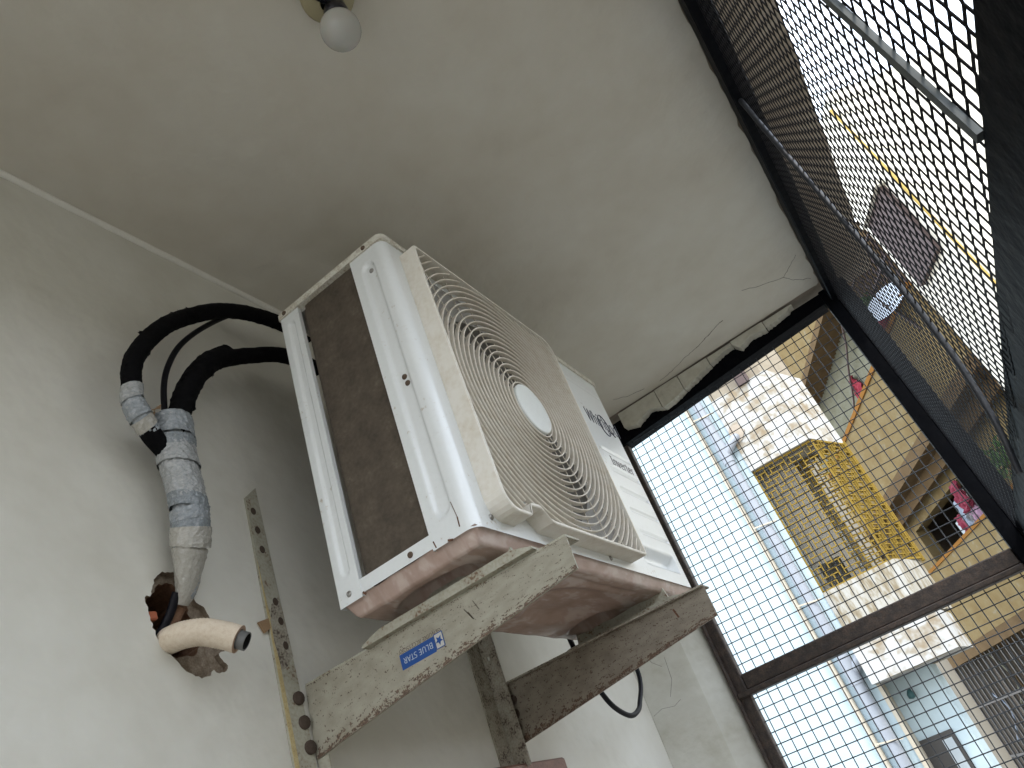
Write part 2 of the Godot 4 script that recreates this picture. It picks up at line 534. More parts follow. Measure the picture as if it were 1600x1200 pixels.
	M.orange = mat(lin(0.205, 0.0975, 0.0268), 0.7)
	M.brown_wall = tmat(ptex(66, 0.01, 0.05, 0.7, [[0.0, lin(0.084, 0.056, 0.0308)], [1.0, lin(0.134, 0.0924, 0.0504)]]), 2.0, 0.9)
	M.corrugated = tmat(ptex(67, 0.01, 0.06, 0.6, [[0.0, lin(0.127, 0.121, 0.0806)], [0.5, lin(0.19, 0.187, 0.138)], [1.0, lin(0.242, 0.242, 0.196)]]), 1.4, 0.7)
	M.cream_wall = tmat(ptex(68, 0.01, 0.05, 0.7, [[0.0, lin(.70, .66, .55)], [1.0, lin(.80, .78, .70)]]), 3.0, 0.9)
	M.brown_shutter = mat(lin(0.068, 0.044, 0.04), 0.7)
	M.yellow = mat(lin(0.384, 0.264, 0.048), 0.6)
	M.cloth_red = mat(lin(0.22, 0.0147, 0.0294), 0.9)
	M.cloth_maroon = mat(lin(.16, .012, .03), 0.9)
	M.cloth_blue = mat(lin(0.235, 0.269, 0.325), 0.9)
	M.cloth_pink = mat(lin(0.258, 0.151, 0.213), 0.9)
	M.cloth_grey = mat(lin(0.18, 0.174, 0.18), 0.9)
	M.dish = mat(lin(.62, .68, .76), 0.4)
	M.leaf = mat(lin(.07, .14, .04), 0.7)
	M.leaf.backlight_enabled = true
	M.leaf.backlight = Color(.1, .16, .05)
	M.ground = tmat(ptex(69, 0.01, 0.06, 0.6, [[0.0, lin(.20, .19, .17)], [1.0, lin(.32, .30, .27)]]), 3.0, 0.95)
	for k in ['tan', 'brown_wall', 'corrugated', 'beige', 'orange', 'lattice', 'stained', 'streaked', 'cream_wall', 'room', 'dark_room', 'facing']:
		M[k].metallic_specular = .08
		M[k].roughness = 1.0
	M.teal = mat(lin(.02, .07, .075), 0.6)

# ------------------------------------------------------------------ outdoor unit
func build_unit() -> void:
	var u := thing("air_conditioner", "white outdoor air conditioner unit with round cream fan grille on two wall brackets", "air conditioner", Vector3(0.4, -0.046, 0.12))
	# front panel: left wrap with pressed channel, rounded corner
	var la := 0.056
	var ra := 0.017
	var lb := 0.051
	var tot := la + ra * PI / 2 + lb
	var slot := func(z: float, y: float, zc: float, hw: float, y0: float, y1: float, dep: float) -> float:
		var dy := maxf(maxf(y0 - y, y - y1), 0.0)
		var d := Vector2(z - zc, dy).length()
		return dep * (1.0 - smoothstep(hw - 0.003, hw + 0.003, d))
	var st := new_st()
	grid(st, 56, 110, func(a: float, b: float) -> Vector3:
		var s := a * tot
		var y := lerpf(0.0, 0.541, b)
		if s < la:
			var z := 0.172 + s
			return Vector3(slot.call(z, y, 0.204, 0.012, 0.05, 0.502, 0.0055), y, z)
		elif s < la + ra * PI / 2:
			var t := (s - la) / ra
			return Vector3(ra - ra * cos(t), y, 0.228 + ra * sin(t))
		return Vector3(ra + (s - la - ra * PI / 2), y, 0.245), Vector3(-1, 0, 1))
	quad(st, Vector3(0, 0, .172), Vector3(0, .541, .172), Vector3(.012, .541, .1721), Vector3(.012, 0, .1721), Vector3(0, 0, -1))
	# strips above and below the fan opening
	quad(st, Vector3(.068, .508, .245), Vector3(.49, .508, .245), Vector3(.49, .541, .245), Vector3(.068, .541, .245), Vector3(0, 0, 1))
	quad(st, Vector3(.068, 0, .245), Vector3(.49, 0, .245), Vector3(.49, .042, .245), Vector3(.068, .042, .245), Vector3(0, 0, 1))
	# right part: pressed lines and the stepped handle recess
	grid(st, 120, 150, func(a: float, b: float) -> Vector3:
		var x := lerpf(0.49, 0.80, a)
		var y := lerpf(0.0, 0.541, b)
		var z := 0.245
		for k in 5:
			var yc: float = [.310, .258, .208, .158, .106][k]
			var dx := maxf(maxf(0.635 - x, x - 0.776), 0.0)
			var d := Vector2(dx, y - yc).length()
			z -= 0.0055 * (1.0 - smoothstep(0.0008, 0.0038, d))
		var rx := smoothstep(.575, .60, x) * (1.0 - smoothstep(.756, .764, x))
		var ry := smoothstep(.028, .036, y) * (1.0 - smoothstep(.050, .074, y))
		z -= 0.018 * rx * ry
		# faint pressed line near the top
		z -= 0.0015 * (1.0 - smoothstep(0.0, 0.003, absf(y - 0.498))) * smoothstep(.60, .61, x) * (1.0 - smoothstep(.77, .78, x))
		if x > .785:
			z -= 0.015 - sqrt(maxf(0.0, 0.015 * 0.015 - pow(x - .785, 2)))
		return Vector3(x, y, z), Vector3(0, 0, 1))
	quad(st, Vector3(.80, 0, .23), Vector3(.80, .541, .23), Vector3(.80, .541, 0), Vector3(.80, 0, 0), Vector3(1, 0, 0))
	quad(st, Vector3(.56, 0, 0), Vector3(.56, .541, 0), Vector3(.80, .541, 0), Vector3(.80, 0, 0), Vector3(0, 0, -1))
	part(u, "front_panel", st, M.enamel)
	# top cover with overhanging lip
	st = new_st()
	var xy := Transform3D(Basis(Vector3(1, 0, 0), Vector3(0, 0, 1), Vector3(0, 1, 0)), Vector3.ZERO)
	prism(st, rrect(Vector2(-.003, -.003), Vector2(.803, .249), [.004, .004, .016, .014]), 0.541, 0.552, xy)
	prism(st, rrect(Vector2(-.001, -.001), Vector2(.801, .247), [.004, .004, .016, .014]), 0.552, 0.556, xy)
	part(u, "top_cover", st, M.lip)
	# rear corner post with pressed channel
	st = new_st()
	grid(st, 40, 100, func(a: float, b: float) -> Vector3:
		var s := a * 0.056
		var y := lerpf(-0.001, 0.541, b)
		if s < 0.043:
			var z := 0.043 - s
			return Vector3(slot.call(z, y, 0.022, 0.007, 0.048, 0.515, 0.004), y, z)
		return Vector3(s - 0.043, y, 0.0), Vector3(-1, 0, -.3))
	quad(st, Vector3(0, 0, .043), Vector3(0, .541, .043), Vector3(.008, .541, .0431), Vector3(.008, 0, .0431), Vector3(0, 0, 1))
	part(u, "corner_post", st, M.enamel)
	# base pan: side lip and pressed underside
	st = new_st()
	prism(st, rrect(Vector2(.001, .004), Vector2(.799, .243), [.004, .004, .015, .015]), 0.004, 0.024, xy, false)
	var pan := part(u, "base_pan", st, M.enamel)
	var bn := noise(91, 9.0, 2)
	st = new_st()
	grid(st, 200, 60, func(a: float, b: float) -> Vector3:
		var x := lerpf(.0015, .7985, a)
		var z := lerpf(.0045, .2425, b)
		var y := 0.003
		# a shallow tub with a rolled rim and a hollow by each foot
		y -= 0.022 * smoothstep(.002, .016, minf(minf(x, .8 - x), minf(z, .247 - z)) - .001)
		y += 0.020 * (1.0 - smoothstep(.55, 1.0, Vector2((x - .062) / .030, (z - .12) / .072).length()))
		y += 0.010 * (1.0 - smoothstep(.5, 1.0, Vector2((x - .42) / .16, (z - .13) / .07).length()))
		y -= 0.004 * (1.0 - smoothstep(.6, 1.0, Vector2((x - .30) / .05, (z - .10) / .05).length()))
		y += 0.018 * (1.0 - smoothstep(.55, 1.0, Vector2((x - .592) / .04, (z - .09) / .06).length()))
		y += 0.003 * (1.0 - smoothstep(.004, .008, absf(z - .205))) * smoothstep(.13, .15, x) * (1.0 - smoothstep(.54, .56, x))
		y += 0.0022 * bn.get_noise_2d(x, z * 1.6)
		return Vector3(x, y, z), Vector3(0, -1, 0))
	part(pan, "underside", st, M.pan, "dusty pinkish brown underside with reflections painted as pale patches")
	# coil: L shaped, curved at the rear corner
	var path := []
	for k in 6:
		path.append(Vector2(.0075, lerpf(.21, .062, k / 5.0)))
	for k in 7:
		var t := PI / 2 * k / 6.0
		path.append(Vector2(.0295 - .022 * cos(t), .060 - .022 * sin(t)))
	for k in 8:
		path.append(Vector2(lerpf(.045, .56, k / 7.0), .038))
	st = new_st()
	for i in path.size() - 1:
		var a: Vector2 = path[i]
		var b: Vector2 = path[i + 1]
		var e := (b - a).normalized()
		var n2 := Vector2(-e.y, e.x)
		if i < 5:
			n2 = Vector2(-1, 0)
		var nrm := Vector3(n2.x, 0, n2.y)
		if nrm.dot(Vector3(-1, 0, -1)) < 0:
			nrm = -nrm
		quad(st, Vector3(a.x, .02, a.y), Vector3(b.x, .02, b.y), Vector3(b.x, .541, b.y), Vector3(a.x, .541, a.y), nrm)
		var o := -nrm * 0.022
		quad(st, Vector3(a.x, .02, a.y) + o, Vector3(b.x, .02, b.y) + o, Vector3(b.x, .541, b.y) + o, Vector3(a.x, .541, a.y) + o, -nrm)
	part(u, "coil", st, M.coil, "dust covered dark condenser coil")
	part(u, "inner_top", box_st(Vector3(.009, .5345, .006), Vector3(.56, .5405, .170)), M.galvanised)
	part(u, "partition", box_st(Vector3(.545, .02, .045), Vector3(.55, .54, .24)), M.galvanised)
	# fan orifice plate with round opening, shroud
	var cx := 0.268
	var cy := 0.263
	st = new_st()
	for k in 64:
		var a0 := TAU * k / 64
		var a1 := TAU * (k + 1) / 64
		var q := []
		for a in [a0, a1]:
			var d := Vector2(cos(a), sin(a))
			var far := 10.0
			if d.x > 1e-6: far = minf(far, (.49 - cx) / d.x)
			if d.x < -1e-6: far = minf(far, (.068 - cx) / d.x)
			if d.y > 1e-6: far = minf(far, (.508 - cy) / d.y)
			if d.y < -1e-6: far = minf(far, (.042 - cy) / d.y)
			var rin := minf(0.207, far - .002)
			q.append(Vector3(cx + d.x * rin, cy + d.y * rin, .238))
			q.append(Vector3(cx + d.x * far, cy + d.y * far, .244))
		quad(st, q[0], q[1], q[3], q[2], Vector3(0, 0, 1))
		var d0 := Vector3(cos(a0), sin(a0), 0)
		var d1 := Vector3(cos(a1), sin(a1), 0)
		var c0 := Vector3(cx, cy, 0)
		tri(st, c0 + d0 * .206 + Vector3(0, 0, .238), c0 + d1 * .206 + Vector3(0, 0, .238), c0 + d1 * .212 + Vector3(0, 0, .15), -d0, -d1, -d1)
		tri(st, c0 + d0 * .206 + Vector3(0, 0, .238), c0 + d1 * .212 + Vector3(0, 0, .15), c0 + d0 * .212 + Vector3(0, 0, .15), -d0, -d1, -d0)
	part(u, "fan_shroud", st, M.galvanised)
	# fan: three swept blades on a hub
	var fan := new_st()
	lathe(fan, [Vector2(0, .035), Vector2(.04, .034), Vector2(.048, .028), Vector2(.05, -.02), Vector2(0, -.02)], Transform3D(Basis(Vector3(1, 0, 0), Vector3(0, 0, 1), Vector3(0, -1, 0)), Vector3(cx, cy, .165)), 24)
	var fan_part := part(u, "fan", fan, M.fan)
	for k in 3:
		st = new_st()
		var off := 0.55 + TAU * k / 3
		grid(st, 8, 14, func(a: float, b: float) -> Vector3:
			var r := lerpf(.045, .196, a)
			var ang := off + (b - .5) * lerpf(1.0, 1.5, a) + a * .35
			return Vector3(cx + r * cos(ang), cy + r * sin(ang), .165 + (b - .5) * .05), Vector3(0, 0, 1))
		part(fan_part, "blade", st, M.fan)
	# grille
	var g := part(u, "grille", grille_frame(), M.cream)
	grille_bars(g, cx, cy)
	st = new_st()
	lathe(st, [Vector2(.050, -.004), Vector2(.0505, .001), Vector2(.0485, .0035), Vector2(.03, .0048), Vector2(0, .0052)], Transform3D(Basis(Vector3(1, 0, 0), Vector3(0, 0, 1), Vector3(0, -1, 0)), Vector3(cx, cy, .273)), 48)
	part(g, "grille_cap", st, M.hub, "round white centre cap")
	# screws
	var sm := new_st()
	lathe(sm, [Vector2(.0046, -.001), Vector2(.0046, .0006), Vector2(.0036, .0022), Vector2(.0016, .0028), Vector2(.0012, .0018), Vector2(0, .0018)], Transform3D.IDENTITY, 14)
	var smesh := sm.commit()
	var left := Basis(Vector3(0, 1, 0), Vector3(-1, 0, 0), Vector3(0, 0, 1))
	var front := Basis(Vector3(1, 0, 0), Vector3(0, 0, 1), Vector3(0, -1, 0))
	for s in [[Vector3(.0005, .013, .021), left, 0], [Vector3(-.0025, .547, .208), left, 1], [Vector3(-.0025, .548, .014), left, 1], [Vector3(.006, .499, .206), left, 0], [Vector3(.0055, .259, .208), left, 1], [Vector3(.0052, .272, .206), left, 1], [Vector3(.044, .0195, .245), front, 0], [Vector3(.405, .012, .245), front, 0], [Vector3(.001, .014, .135), left, 1]]:
		placed(u, "screw", smesh, M.rusty_screw if s[2] == 1 else M.screw, Transform3D(s[1], s[0]))
	# rust runs where the enamel has chipped at the lower front corner
	st = new_st()
	for r in [[Vector3(-.0004, .048, .219), Vector3(-.0004, .024, .222), .0007], [Vector3(-.0004, .024, .222), Vector3(-.0004, .010, .221), .0015], [Vector3(-.0004, .012, .176), Vector3(-.0004, .002, .178), .0015], [Vector3(-.0004, .004, .045), Vector3(-.0004, -.001, .05), .003], [Vector3(-.0004, .002, .198), Vector3(-.0004, -.001, .206), .003]]:
		beam(st, r[0], r[1], r[2], .0008, Vector3(1, 0, 0))
	part(u, "rust_mark", st, M.rust)
	# lettering
	lettering(u, "Whirlpool", Vector3(.632, .374, .2453), .168, M.logo, Basis.IDENTITY, .0006, .78)
	st = new_st()
	var loop := []
	for k in 41:
		var t := lerpf(-.6, TAU - .35, k / 40.0)
		loop.append(Vector3(.718 + .024 * cos(t), .397 + .029 * sin(t), .2457))
	for k in 8:
		loop.append(Vector3(.741 + .003 * k, .386 - .0012 * k, .2457))
	tube(st, loop, .0013, 6, true, Vector2(1, 1))
	part(u, "logo_ring", st, M.logo)
	lettering(u, "Inverter", Vector3(.655, .273, .2453), .116, M.print, Basis.IDENTITY, .0006, .50)
	# foot rails
	for f in [[.048, .094, -.046], [.598, .640, -.054]]:
		st = new_st()
		var zx := Transform3D(Basis(Vector3(0, 0, 1), Vector3(0, 1, 0), Vector3(1, 0, 0)), Vector3.ZERO)
		var prof := PackedVector2Array([Vector2(-.018, f[2]), Vector2(.284, f[2]), Vector2(.284, f[2] + .003), Vector2(.266, f[2] + .009), Vector2(.25, f[2] + .013), Vector2(.02, f[2] + .013), Vector2(.0, f[2] + .009), Vector2(-.018, f[2] + .003)])
		prism(st, prof, f[0], f[1], zx)
		prism(st, PackedVector2Array([Vector2(.025, f[2] + .0125), Vector2(.24, f[2] + .0125), Vector2(.235, -.012), Vector2(.03, -.012)]), f[1] - .010, f[1] - .003, zx)
		part(u, "foot_rail", st, M.bracket)


func lettering(parent: Node, txt: String, at: Vector3, width: float, m: Material, b: Basis, depth := 0.0006, ky := 0.0) -> void:
	var f := SystemFont.new()
	f.font_names = PackedStringArray(["Droid Sans"])
	var t := TextMesh.new()
	t.font = f
	t.text = txt
	t.font_size = 64
	t.pixel_size = 0.001
	t.depth = 0.02
	t.horizontal_alignment = HORIZONTAL_ALIGNMENT_LEFT
	var bb := t.get_aabb()
	var k := width / bb.size.x
	var xf := Transform3D(b * Basis.from_scale(Vector3(k, ky if ky > 0.0 else k, depth / 0.02)), Vector3.ZERO)
	xf.origin = at - xf.basis * Vector3(bb.position.x, bb.position.y, 0)
	placed(parent, "lettering", t, m, xf)

func grille_outline(inset: float) -> PackedVector2Array:
	# frame outline in x, y with the cable notch in the bottom edge
	var lo := Vector2(.040 + inset, .016 + inset)
	var hi := Vector2(.503 - inset, .527 - inset)
	var base := rrect(lo, hi, [.030 - inset * .5, .006, .034 - inset * .5, .008], 6)
	var out := PackedVector2Array()
	for i in base.size():
		out.append(base[i])
		if i == 6:   # after the lower left corner
			out.append(Vector2(.100 + inset, lo.y))
			out.append(Vector2(.106 + inset, lo.y + .018))
			out.append(Vector2(.140 - inset, lo.y + .020))
			out.append(Vector2(.148 - inset, lo.y + .015))
			out.append(Vector2(.162 - inset, lo.y + .002))
			out.append(Vector2(.172 - inset, lo.y))
	return out

func grille_frame() -> SurfaceTool:
	var st := new_st()
	var o := grille_outline(0.0)
	var i := grille_outline(.0045)
	var n := o.size()
	for k in n:
		var a := o[k]
		var b := o[(k + 1) % n]
		var c := i[(k + 1) % n]
		var d := i[k]
		var e := b - a
		if e.length() < 1e-6:
			continue
		var nn := Vector2(e.y, -e.x).normalized()
		var wn := Vector3(nn.x, nn.y, 0)
		# outer wall with a small rounded front edge
		quad(st, Vector3(a.x, a.y, .2445), Vector3(b.x, b.y, .2445), Vector3(b.x, b.y, .2755), Vector3(a.x, a.y, .2755), wn)
		var a2 := a.lerp(d, .25)
		var b2 := b.lerp(c, .25)
		quad(st, Vector3(a.x, a.y, .2755), Vector3(b.x, b.y, .2755), Vector3(b2.x, b2.y, .277), Vector3(a2.x, a2.y, .277), (wn + Vector3(0, 0, 1)).normalized())
		quad(st, Vector3(a2.x, a2.y, .277), Vector3(b2.x, b2.y, .277), Vector3(c.x, c.y, .277), Vector3(d.x, d.y, .277), Vector3(0, 0, 1))
		quad(st, Vector3(d.x, d.y, .277), Vector3(c.x, c.y, .277), Vector3(c.x, c.y, .2445), Vector3(d.x, d.y, .2445), -wn)
	return st

func grille_bars(g: Node, cx: float, cy: float) -> void:
	var inner := grille_outline(.003)
	# concentric rings, clipped by the frame
	for r_i in 22:
		var r := 0.0555 + r_i * 0.0128
		var seg := 128
		var ok := []
		for k in seg:
			var a0 := TAU * k / seg
			var a1 := TAU * (k + 1) / seg
			ok.append(Geometry2D.is_point_in_polygon(Vector2(cx + r * cos(a0), cy + r * sin(a0)), inner) and Geometry2D.is_point_in_polygon(Vector2(cx + r * cos(a1), cy + r * sin(a1)), inner))
		var start := 0
		while start < seg and ok[start]:
			start += 1
		start = start % seg
		var st: SurfaceTool = null
		for kk in seg:
			var k := (start + kk) % seg
			if not ok[k]:
				if st != null:
					part(g, "ring", st, M.ring)
					st = null
				continue
			if st == null:
				st = new_st()
			var a0 := TAU * k / seg
			var a1 := TAU * (k + 1) / seg
			var prof := [Vector2(-.0007, .2645), Vector2(-.0013, .2725), Vector2(-.0006, .2738), Vector2(.0006, .2738), Vector2(.0013, .2725), Vector2(.0007, .2645)]
			for e in prof.size():
				var u0: Vector2 = prof[e]
				var u1: Vector2 = prof[(e + 1) % prof.size()]
				var ed := u1 - u0
				var nn := Vector2(-ed.y, ed.x).normalized()   # radial, axial
				var d0 := Vector2(cos(a0), sin(a0))
				var d1 := Vector2(cos(a1), sin(a1))
				var q0 := Vector3(cx + d0.x * (r + u0.x), cy + d0.y * (r + u0.x), u0.y)
				var q1 := Vector3(cx + d0.x * (r + u1.x), cy + d0.y * (r + u1.x), u1.y)
				var q2 := Vector3(cx + d1.x * (r + u1.x), cy + d1.y * (r + u1.x), u1.y)
				var q3 := Vector3(cx + d1.x * (r + u0.x), cy + d1.y * (r + u0.x), u0.y)
				var n0 := Vector3(d0.x * nn.x, d0.y * nn.x, nn.y)
				var n1 := Vector3(d1.x * nn.x, d1.y * nn.x, nn.y)
				tri(st, q0, q1, q2, n0, n0, n1)
				tri(st, q0, q2, q3, n0, n1, n1)
		if st != null:
			part(g, "ring", st, M.ring)
	# swirled spokes behind the rings
	for k in 25:
		var st := new_st()
		var pts := []
		for j in 24:
			var r := lerpf(.048, .34, j / 23.0)
			var a := deg_to_rad(117.7 + 14.4 * k - 100.0 * (r - .292))
			var p := Vector2(cx + r * cos(a), cy + r * sin(a))
			if Geometry2D.is_point_in_polygon(p, inner):
				pts.append(Vector3(p.x, p.y, .2655))
		if pts.size() > 2:
			tube(st, pts, .0012, 5, false, Vector2.ONE)
			part(g, "spoke", st, M.ring)

# ------------------------------------------------------------------ brackets
func build_bracket(label: String, xw: float, top: float, m: Material, yr: float, tiptop: float, tipbot: float, rustier: bool) -> Node3D:
	var b := thing("wall_bracket", label, "bracket", Vector3(xw, yr, WALL_Z), "steel brackets carrying the outdoor unit")
	# tapered channel arm: web faces the -x side, flanges turn to +x
	var arm := new_st()
	var prof := PackedVector2Array([Vector2(-.146, top), Vector2(.328, tiptop), Vector2(.327, tipbot), Vector2(-.148, yr)])
	var zx := Transform3D(Basis(Vector3(0, 0, 1), Vector3(0, 1, 0), Vector3(1, 0, 0)), Vector3.ZERO)
	prism(arm, prof, xw, xw + .003, zx)
	var fo := .019 if xw < .3 else .010
	beam(arm, Vector3(xw + fo, top + .0015, -.146), Vector3(xw + fo, tiptop + .0015, .328), .038 if xw < .3 else .044, .003)
	var armp := part(b, "arm", arm, m)
	# painted outer face of the web with its own wear; second arm coloured darker for shade
	var web := new_st()
	var cs := [Vector3(xw - .0007, top, -.146), Vector3(xw - .0007, tiptop, .328), Vector3(xw - .0007, tipbot, .327), Vector3(xw - .0007, yr, -.148)]
	var uv := [Vector2(0, 0), Vector2(1, 0), Vector2(1, 1), Vector2(0, 1)]
	var N := 24
	for k in N:
		var f0 := float(k) / N
		var f1 := float(k + 1) / N
		var q := [cs[0].lerp(cs[1], f0), cs[0].lerp(cs[1], f1), cs[3].lerp(cs[2], f1), cs[3].lerp(cs[2], f0)]
		var w := [Vector2(f0, 0), Vector2(f1, 0), Vector2(f1, 1), Vector2(f0, 1)]
		for e in [[0, 1, 2], [0, 2, 3]]:
			var ord: Array = e
			if (q[e[2]] - q[e[0]]).cross(q[e[1]] - q[e[0]]).x > 0.0:
				ord = [e[0], e[2], e[1]]
			for v in ord:
				web.set_normal(Vector3(-1, 0, 0))
				web.set_uv(w[v])
				web.add_vertex(q[v])
	part(armp, "web_face", web, M.web_grime_shade if rustier else M.web_clean)
	return b

func build_brackets() -> void:
	# first bracket: near the hoses
	var b := build_bracket("cream steel bracket with a blue sticker on its arm, beside the broken hole", .060, -.046, M.bracket, -.148, -.050, -.094, false)
	# wall leg: flat flange on the wall, leaning a little, cut off at a slant
	var st := new_st()
	var zf := WALL_Z + .0025
	var leg := PackedVector2Array([Vector2(.022, -.30), Vector2(.066, -.30), Vector2(.0235, .286), Vector2(-.001, .262)])
	prism(st, leg, WALL_Z + .0005, WALL_Z + .0045, Transform3D.IDENTITY)
	# the outstanding flange along the right edge
	beam(st, Vector3(.0665, -.30, WALL_Z + .012), Vector3(.0625, -.148, WALL_Z + .012), .003, .022, Vector3(0, 0, 1))
	var lp := part(b, "leg", st, M.bracket)
	# yellowed paint strip down the left edge and a bare patch with torn paint
	st = new_st()
	prism(st, PackedVector2Array([Vector2(.0215, -.30), Vector2(.0305, -.30), Vector2(.016, .02), Vector2(.0065, .12), Vector2(.0035, .15), Vector2(.0085, .05)]), WALL_Z + .0046, WALL_Z + .0052, Transform3D.IDENTITY)
	part(lp, "yellowed_edge", st, M.yellow_paint)
	st = new_st()
	prism(st, PackedVector2Array([Vector2(.0115, .052), Vector2(.0185, .078), Vector2(.0345, .092), Vector2(.0400, .050), Vector2(.0445, -.002), Vector2(.030, -.018), Vector2(.0195, -.024), Vector2(.013, .018)]), WALL_Z + .0047, WALL_Z + .0053, Transform3D.IDENTITY)
	part(lp, "bare_patch", st, M.bracket_grime_shade)
	st = new_st()
	prism(st, PackedVector2Array([Vector2(-.011, .048), Vector2(.0085, .055), Vector2(.010, .040), Vector2(-.001, .032)]), WALL_Z + .0015, WALL_Z + .0055, Transform3D.IDENTITY)
	part(lp, "torn_flake", st, M.fibre)
	var hole := new_st()
	lathe(hole, [Vector2(0, .001), Vector2(.0042, .001), Vector2(.0052, .0004), Vector2(.0052, 0)], Transform3D(Basis(Vector3(1.0, 0, 0), Vector3(0, 0, 1.0), Vector3(0, -1.25, 0)), Vector3.ZERO), 14)
	var hm := hole.commit()
	for h in [Vector2(.0105, .238), Vector2(.0135, .204), Vector2(.017, .170), Vector2(.027, .083), Vector2(.0315, .052), Vector2(.0335, .014)]:
		placed(lp, "bolt_hole", hm, M.bolt, Transform3D(Basis.IDENTITY, Vector3(h.x, h.y, zf + .0026)))
	var bolt := new_st()
	lathe(bolt, [Vector2(.0098, -.001), Vector2(.0098, .0025), Vector2(.0090, .0036), Vector2(.0035, .0042), Vector2(.0030, .0052), Vector2(0, .0054)], Transform3D(Basis(Vector3(1, 0, 0), Vector3(0, 0, 1), Vector3(0, -1, 0)), Vector3.ZERO), 12)
	var bm := bolt.commit()
	for h in [Vector2(.041, -.064), Vector2(.0445, -.098), Vector2(.048, -.132), Vector2(.052, -.18)]:
		placed(b, "bolt", bm, M.bolt, Transform3D(Basis.IDENTITY, Vector3(h.x, h.y, zf + .003)))
	# sticker on the web, upside down
	var xs := .0596
	var sk := part(b, "sticker", box_st(Vector3(xs - .0006, -.098, .033), Vector3(xs, -.0775, .0945)), M.sticker_blue, "blue upside down sticker with white letters")
	part(sk, "emblem_field", box_st(Vector3(xs - .0007, -.0965, .0955), Vector3(xs, -.0760, .1105)), M.sticker_white)
	st = new_st()
	for e in [[Vector3(xs - .0009, -.0960, .0958), Vector3(xs - .0009, -.0960, .1102)], [Vector3(xs - .0009, -.0765, .0958), Vector3(xs - .0009, -.0765, .1102)], [Vector3(xs - .0009, -.0960, .0958), Vector3(xs - .0009, -.0765, .0958)], [Vector3(xs - .0009, -.0960, .1102), Vector3(xs - .0009, -.0765, .1102)]]:
		beam(st, e[0], e[1], .0010, .0006, Vector3(1, 0, 0))
	var star := PackedVector2Array()
	for k in 10:
		var a := -PI / 2 + TAU * k / 10
		var r := .0066 if k % 2 == 0 else .0029
		star.append(Vector2(.103 + r * cos(a), -.0862 + r * sin(a)))
	prism(st, star, xs - .0013, xs - .0006, Transform3D(Basis(Vector3(0, 0, 1), Vector3(0, 1, 0), Vector3(1, 0, 0)), Vector3.ZERO))
	part(sk, "emblem", st, M.sticker_blue)
	var ub := Basis(Vector3(0, 0, -1), Vector3(0, -1, 0), Vector3(-1, 0, 0))
	lettering(sk, "BLUE STAR", Vector3(xs - .0007, -.0835, .0905), .052, M.sticker_text, ub, .0004)
	lettering(sk, "GENUINE ACCESSORY", Vector3(xs - .0002, -.0712, .109), .076, M.sticker_brown, ub, .0004)
	# scratches on the web
	st = new_st()
	for s in [[Vector3(.0596, -.062, .17), Vector3(.0596, -.077, .176)], [Vector3(.0596, -.066, .153), Vector3(.0596, -.084, .163)], [Vector3(.0596, -.072, .158), Vector3(.0596, -.085, .164)]]:
		beam(st, s[0], s[1], .0012, .0006, Vector3(1, 0, 0))
	part(b, "scratch", st, M.bolt)

	# second bracket
	b = build_bracket("grimy steel bracket coloured darker for shade, with empty arm, beside the hanging black cable", .565, -.054, M.bracket_grime_shade, -.168, -.062, -.116, true)
	st = new_st()
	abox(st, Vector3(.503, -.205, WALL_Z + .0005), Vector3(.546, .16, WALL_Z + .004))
	lp = part(b, "leg", st, M.bracket_grime_shade)
	# outstanding flange with a drilled hole that shows the wall
	var fl := new_st()
	var zy := Transform3D(Basis(Vector3(0, 0, 1), Vector3(0, 1, 0), Vector3(1, 0, 0)), Vector3.ZERO)
	var z0 := WALL_Z + .0042
	var z1 := WALL_Z + .038
	var hc := Vector2(-.133, .0035)
	var hr := .0035
	prism(fl, PackedVector2Array([Vector2(z0, .008), Vector2(z1, .008), Vector2(z1, .16), Vector2(z0, .16)]), .546, .550, zy)
	prism(fl, PackedVector2Array([Vector2(z0, -.205), Vector2(z1, -.205), Vector2(z1, -.001), Vector2(z0, -.001)]), .546, .550, zy)
	prism(fl, PackedVector2Array([Vector2(z0, -.001), Vector2(hc.x - hr, -.001), Vector2(hc.x - hr, .008), Vector2(z0, .008)]), .546, .550, zy)
	prism(fl, PackedVector2Array([Vector2(hc.x + hr, -.001), Vector2(z1, -.001), Vector2(z1, .008), Vector2(hc.x + hr, .008)]), .546, .550, zy)
	part(lp, "flange", fl, M.bracket_grime_shade)
	for h in [Vector2(-.086, -.118), Vector2(-.111, -.122), Vector2(-.135, -.126)]:
		placed(b, "bolt", bm, M.bolt, Transform3D(Basis(Vector3(0, 1, 0), Vector3(0, 0, 1), Vector3(1, 0, 0)) * Basis(Vector3(0, 1, 0), PI), Vector3(.564, h.x, h.y)))
	st = new_st()
	beam(st, Vector3(.5645, -.073, .258), Vector3(.5645, -.090, .262), .0035, .001, Vector3(1, 0, 0))
	part(b, "scratch", st, M.rust)

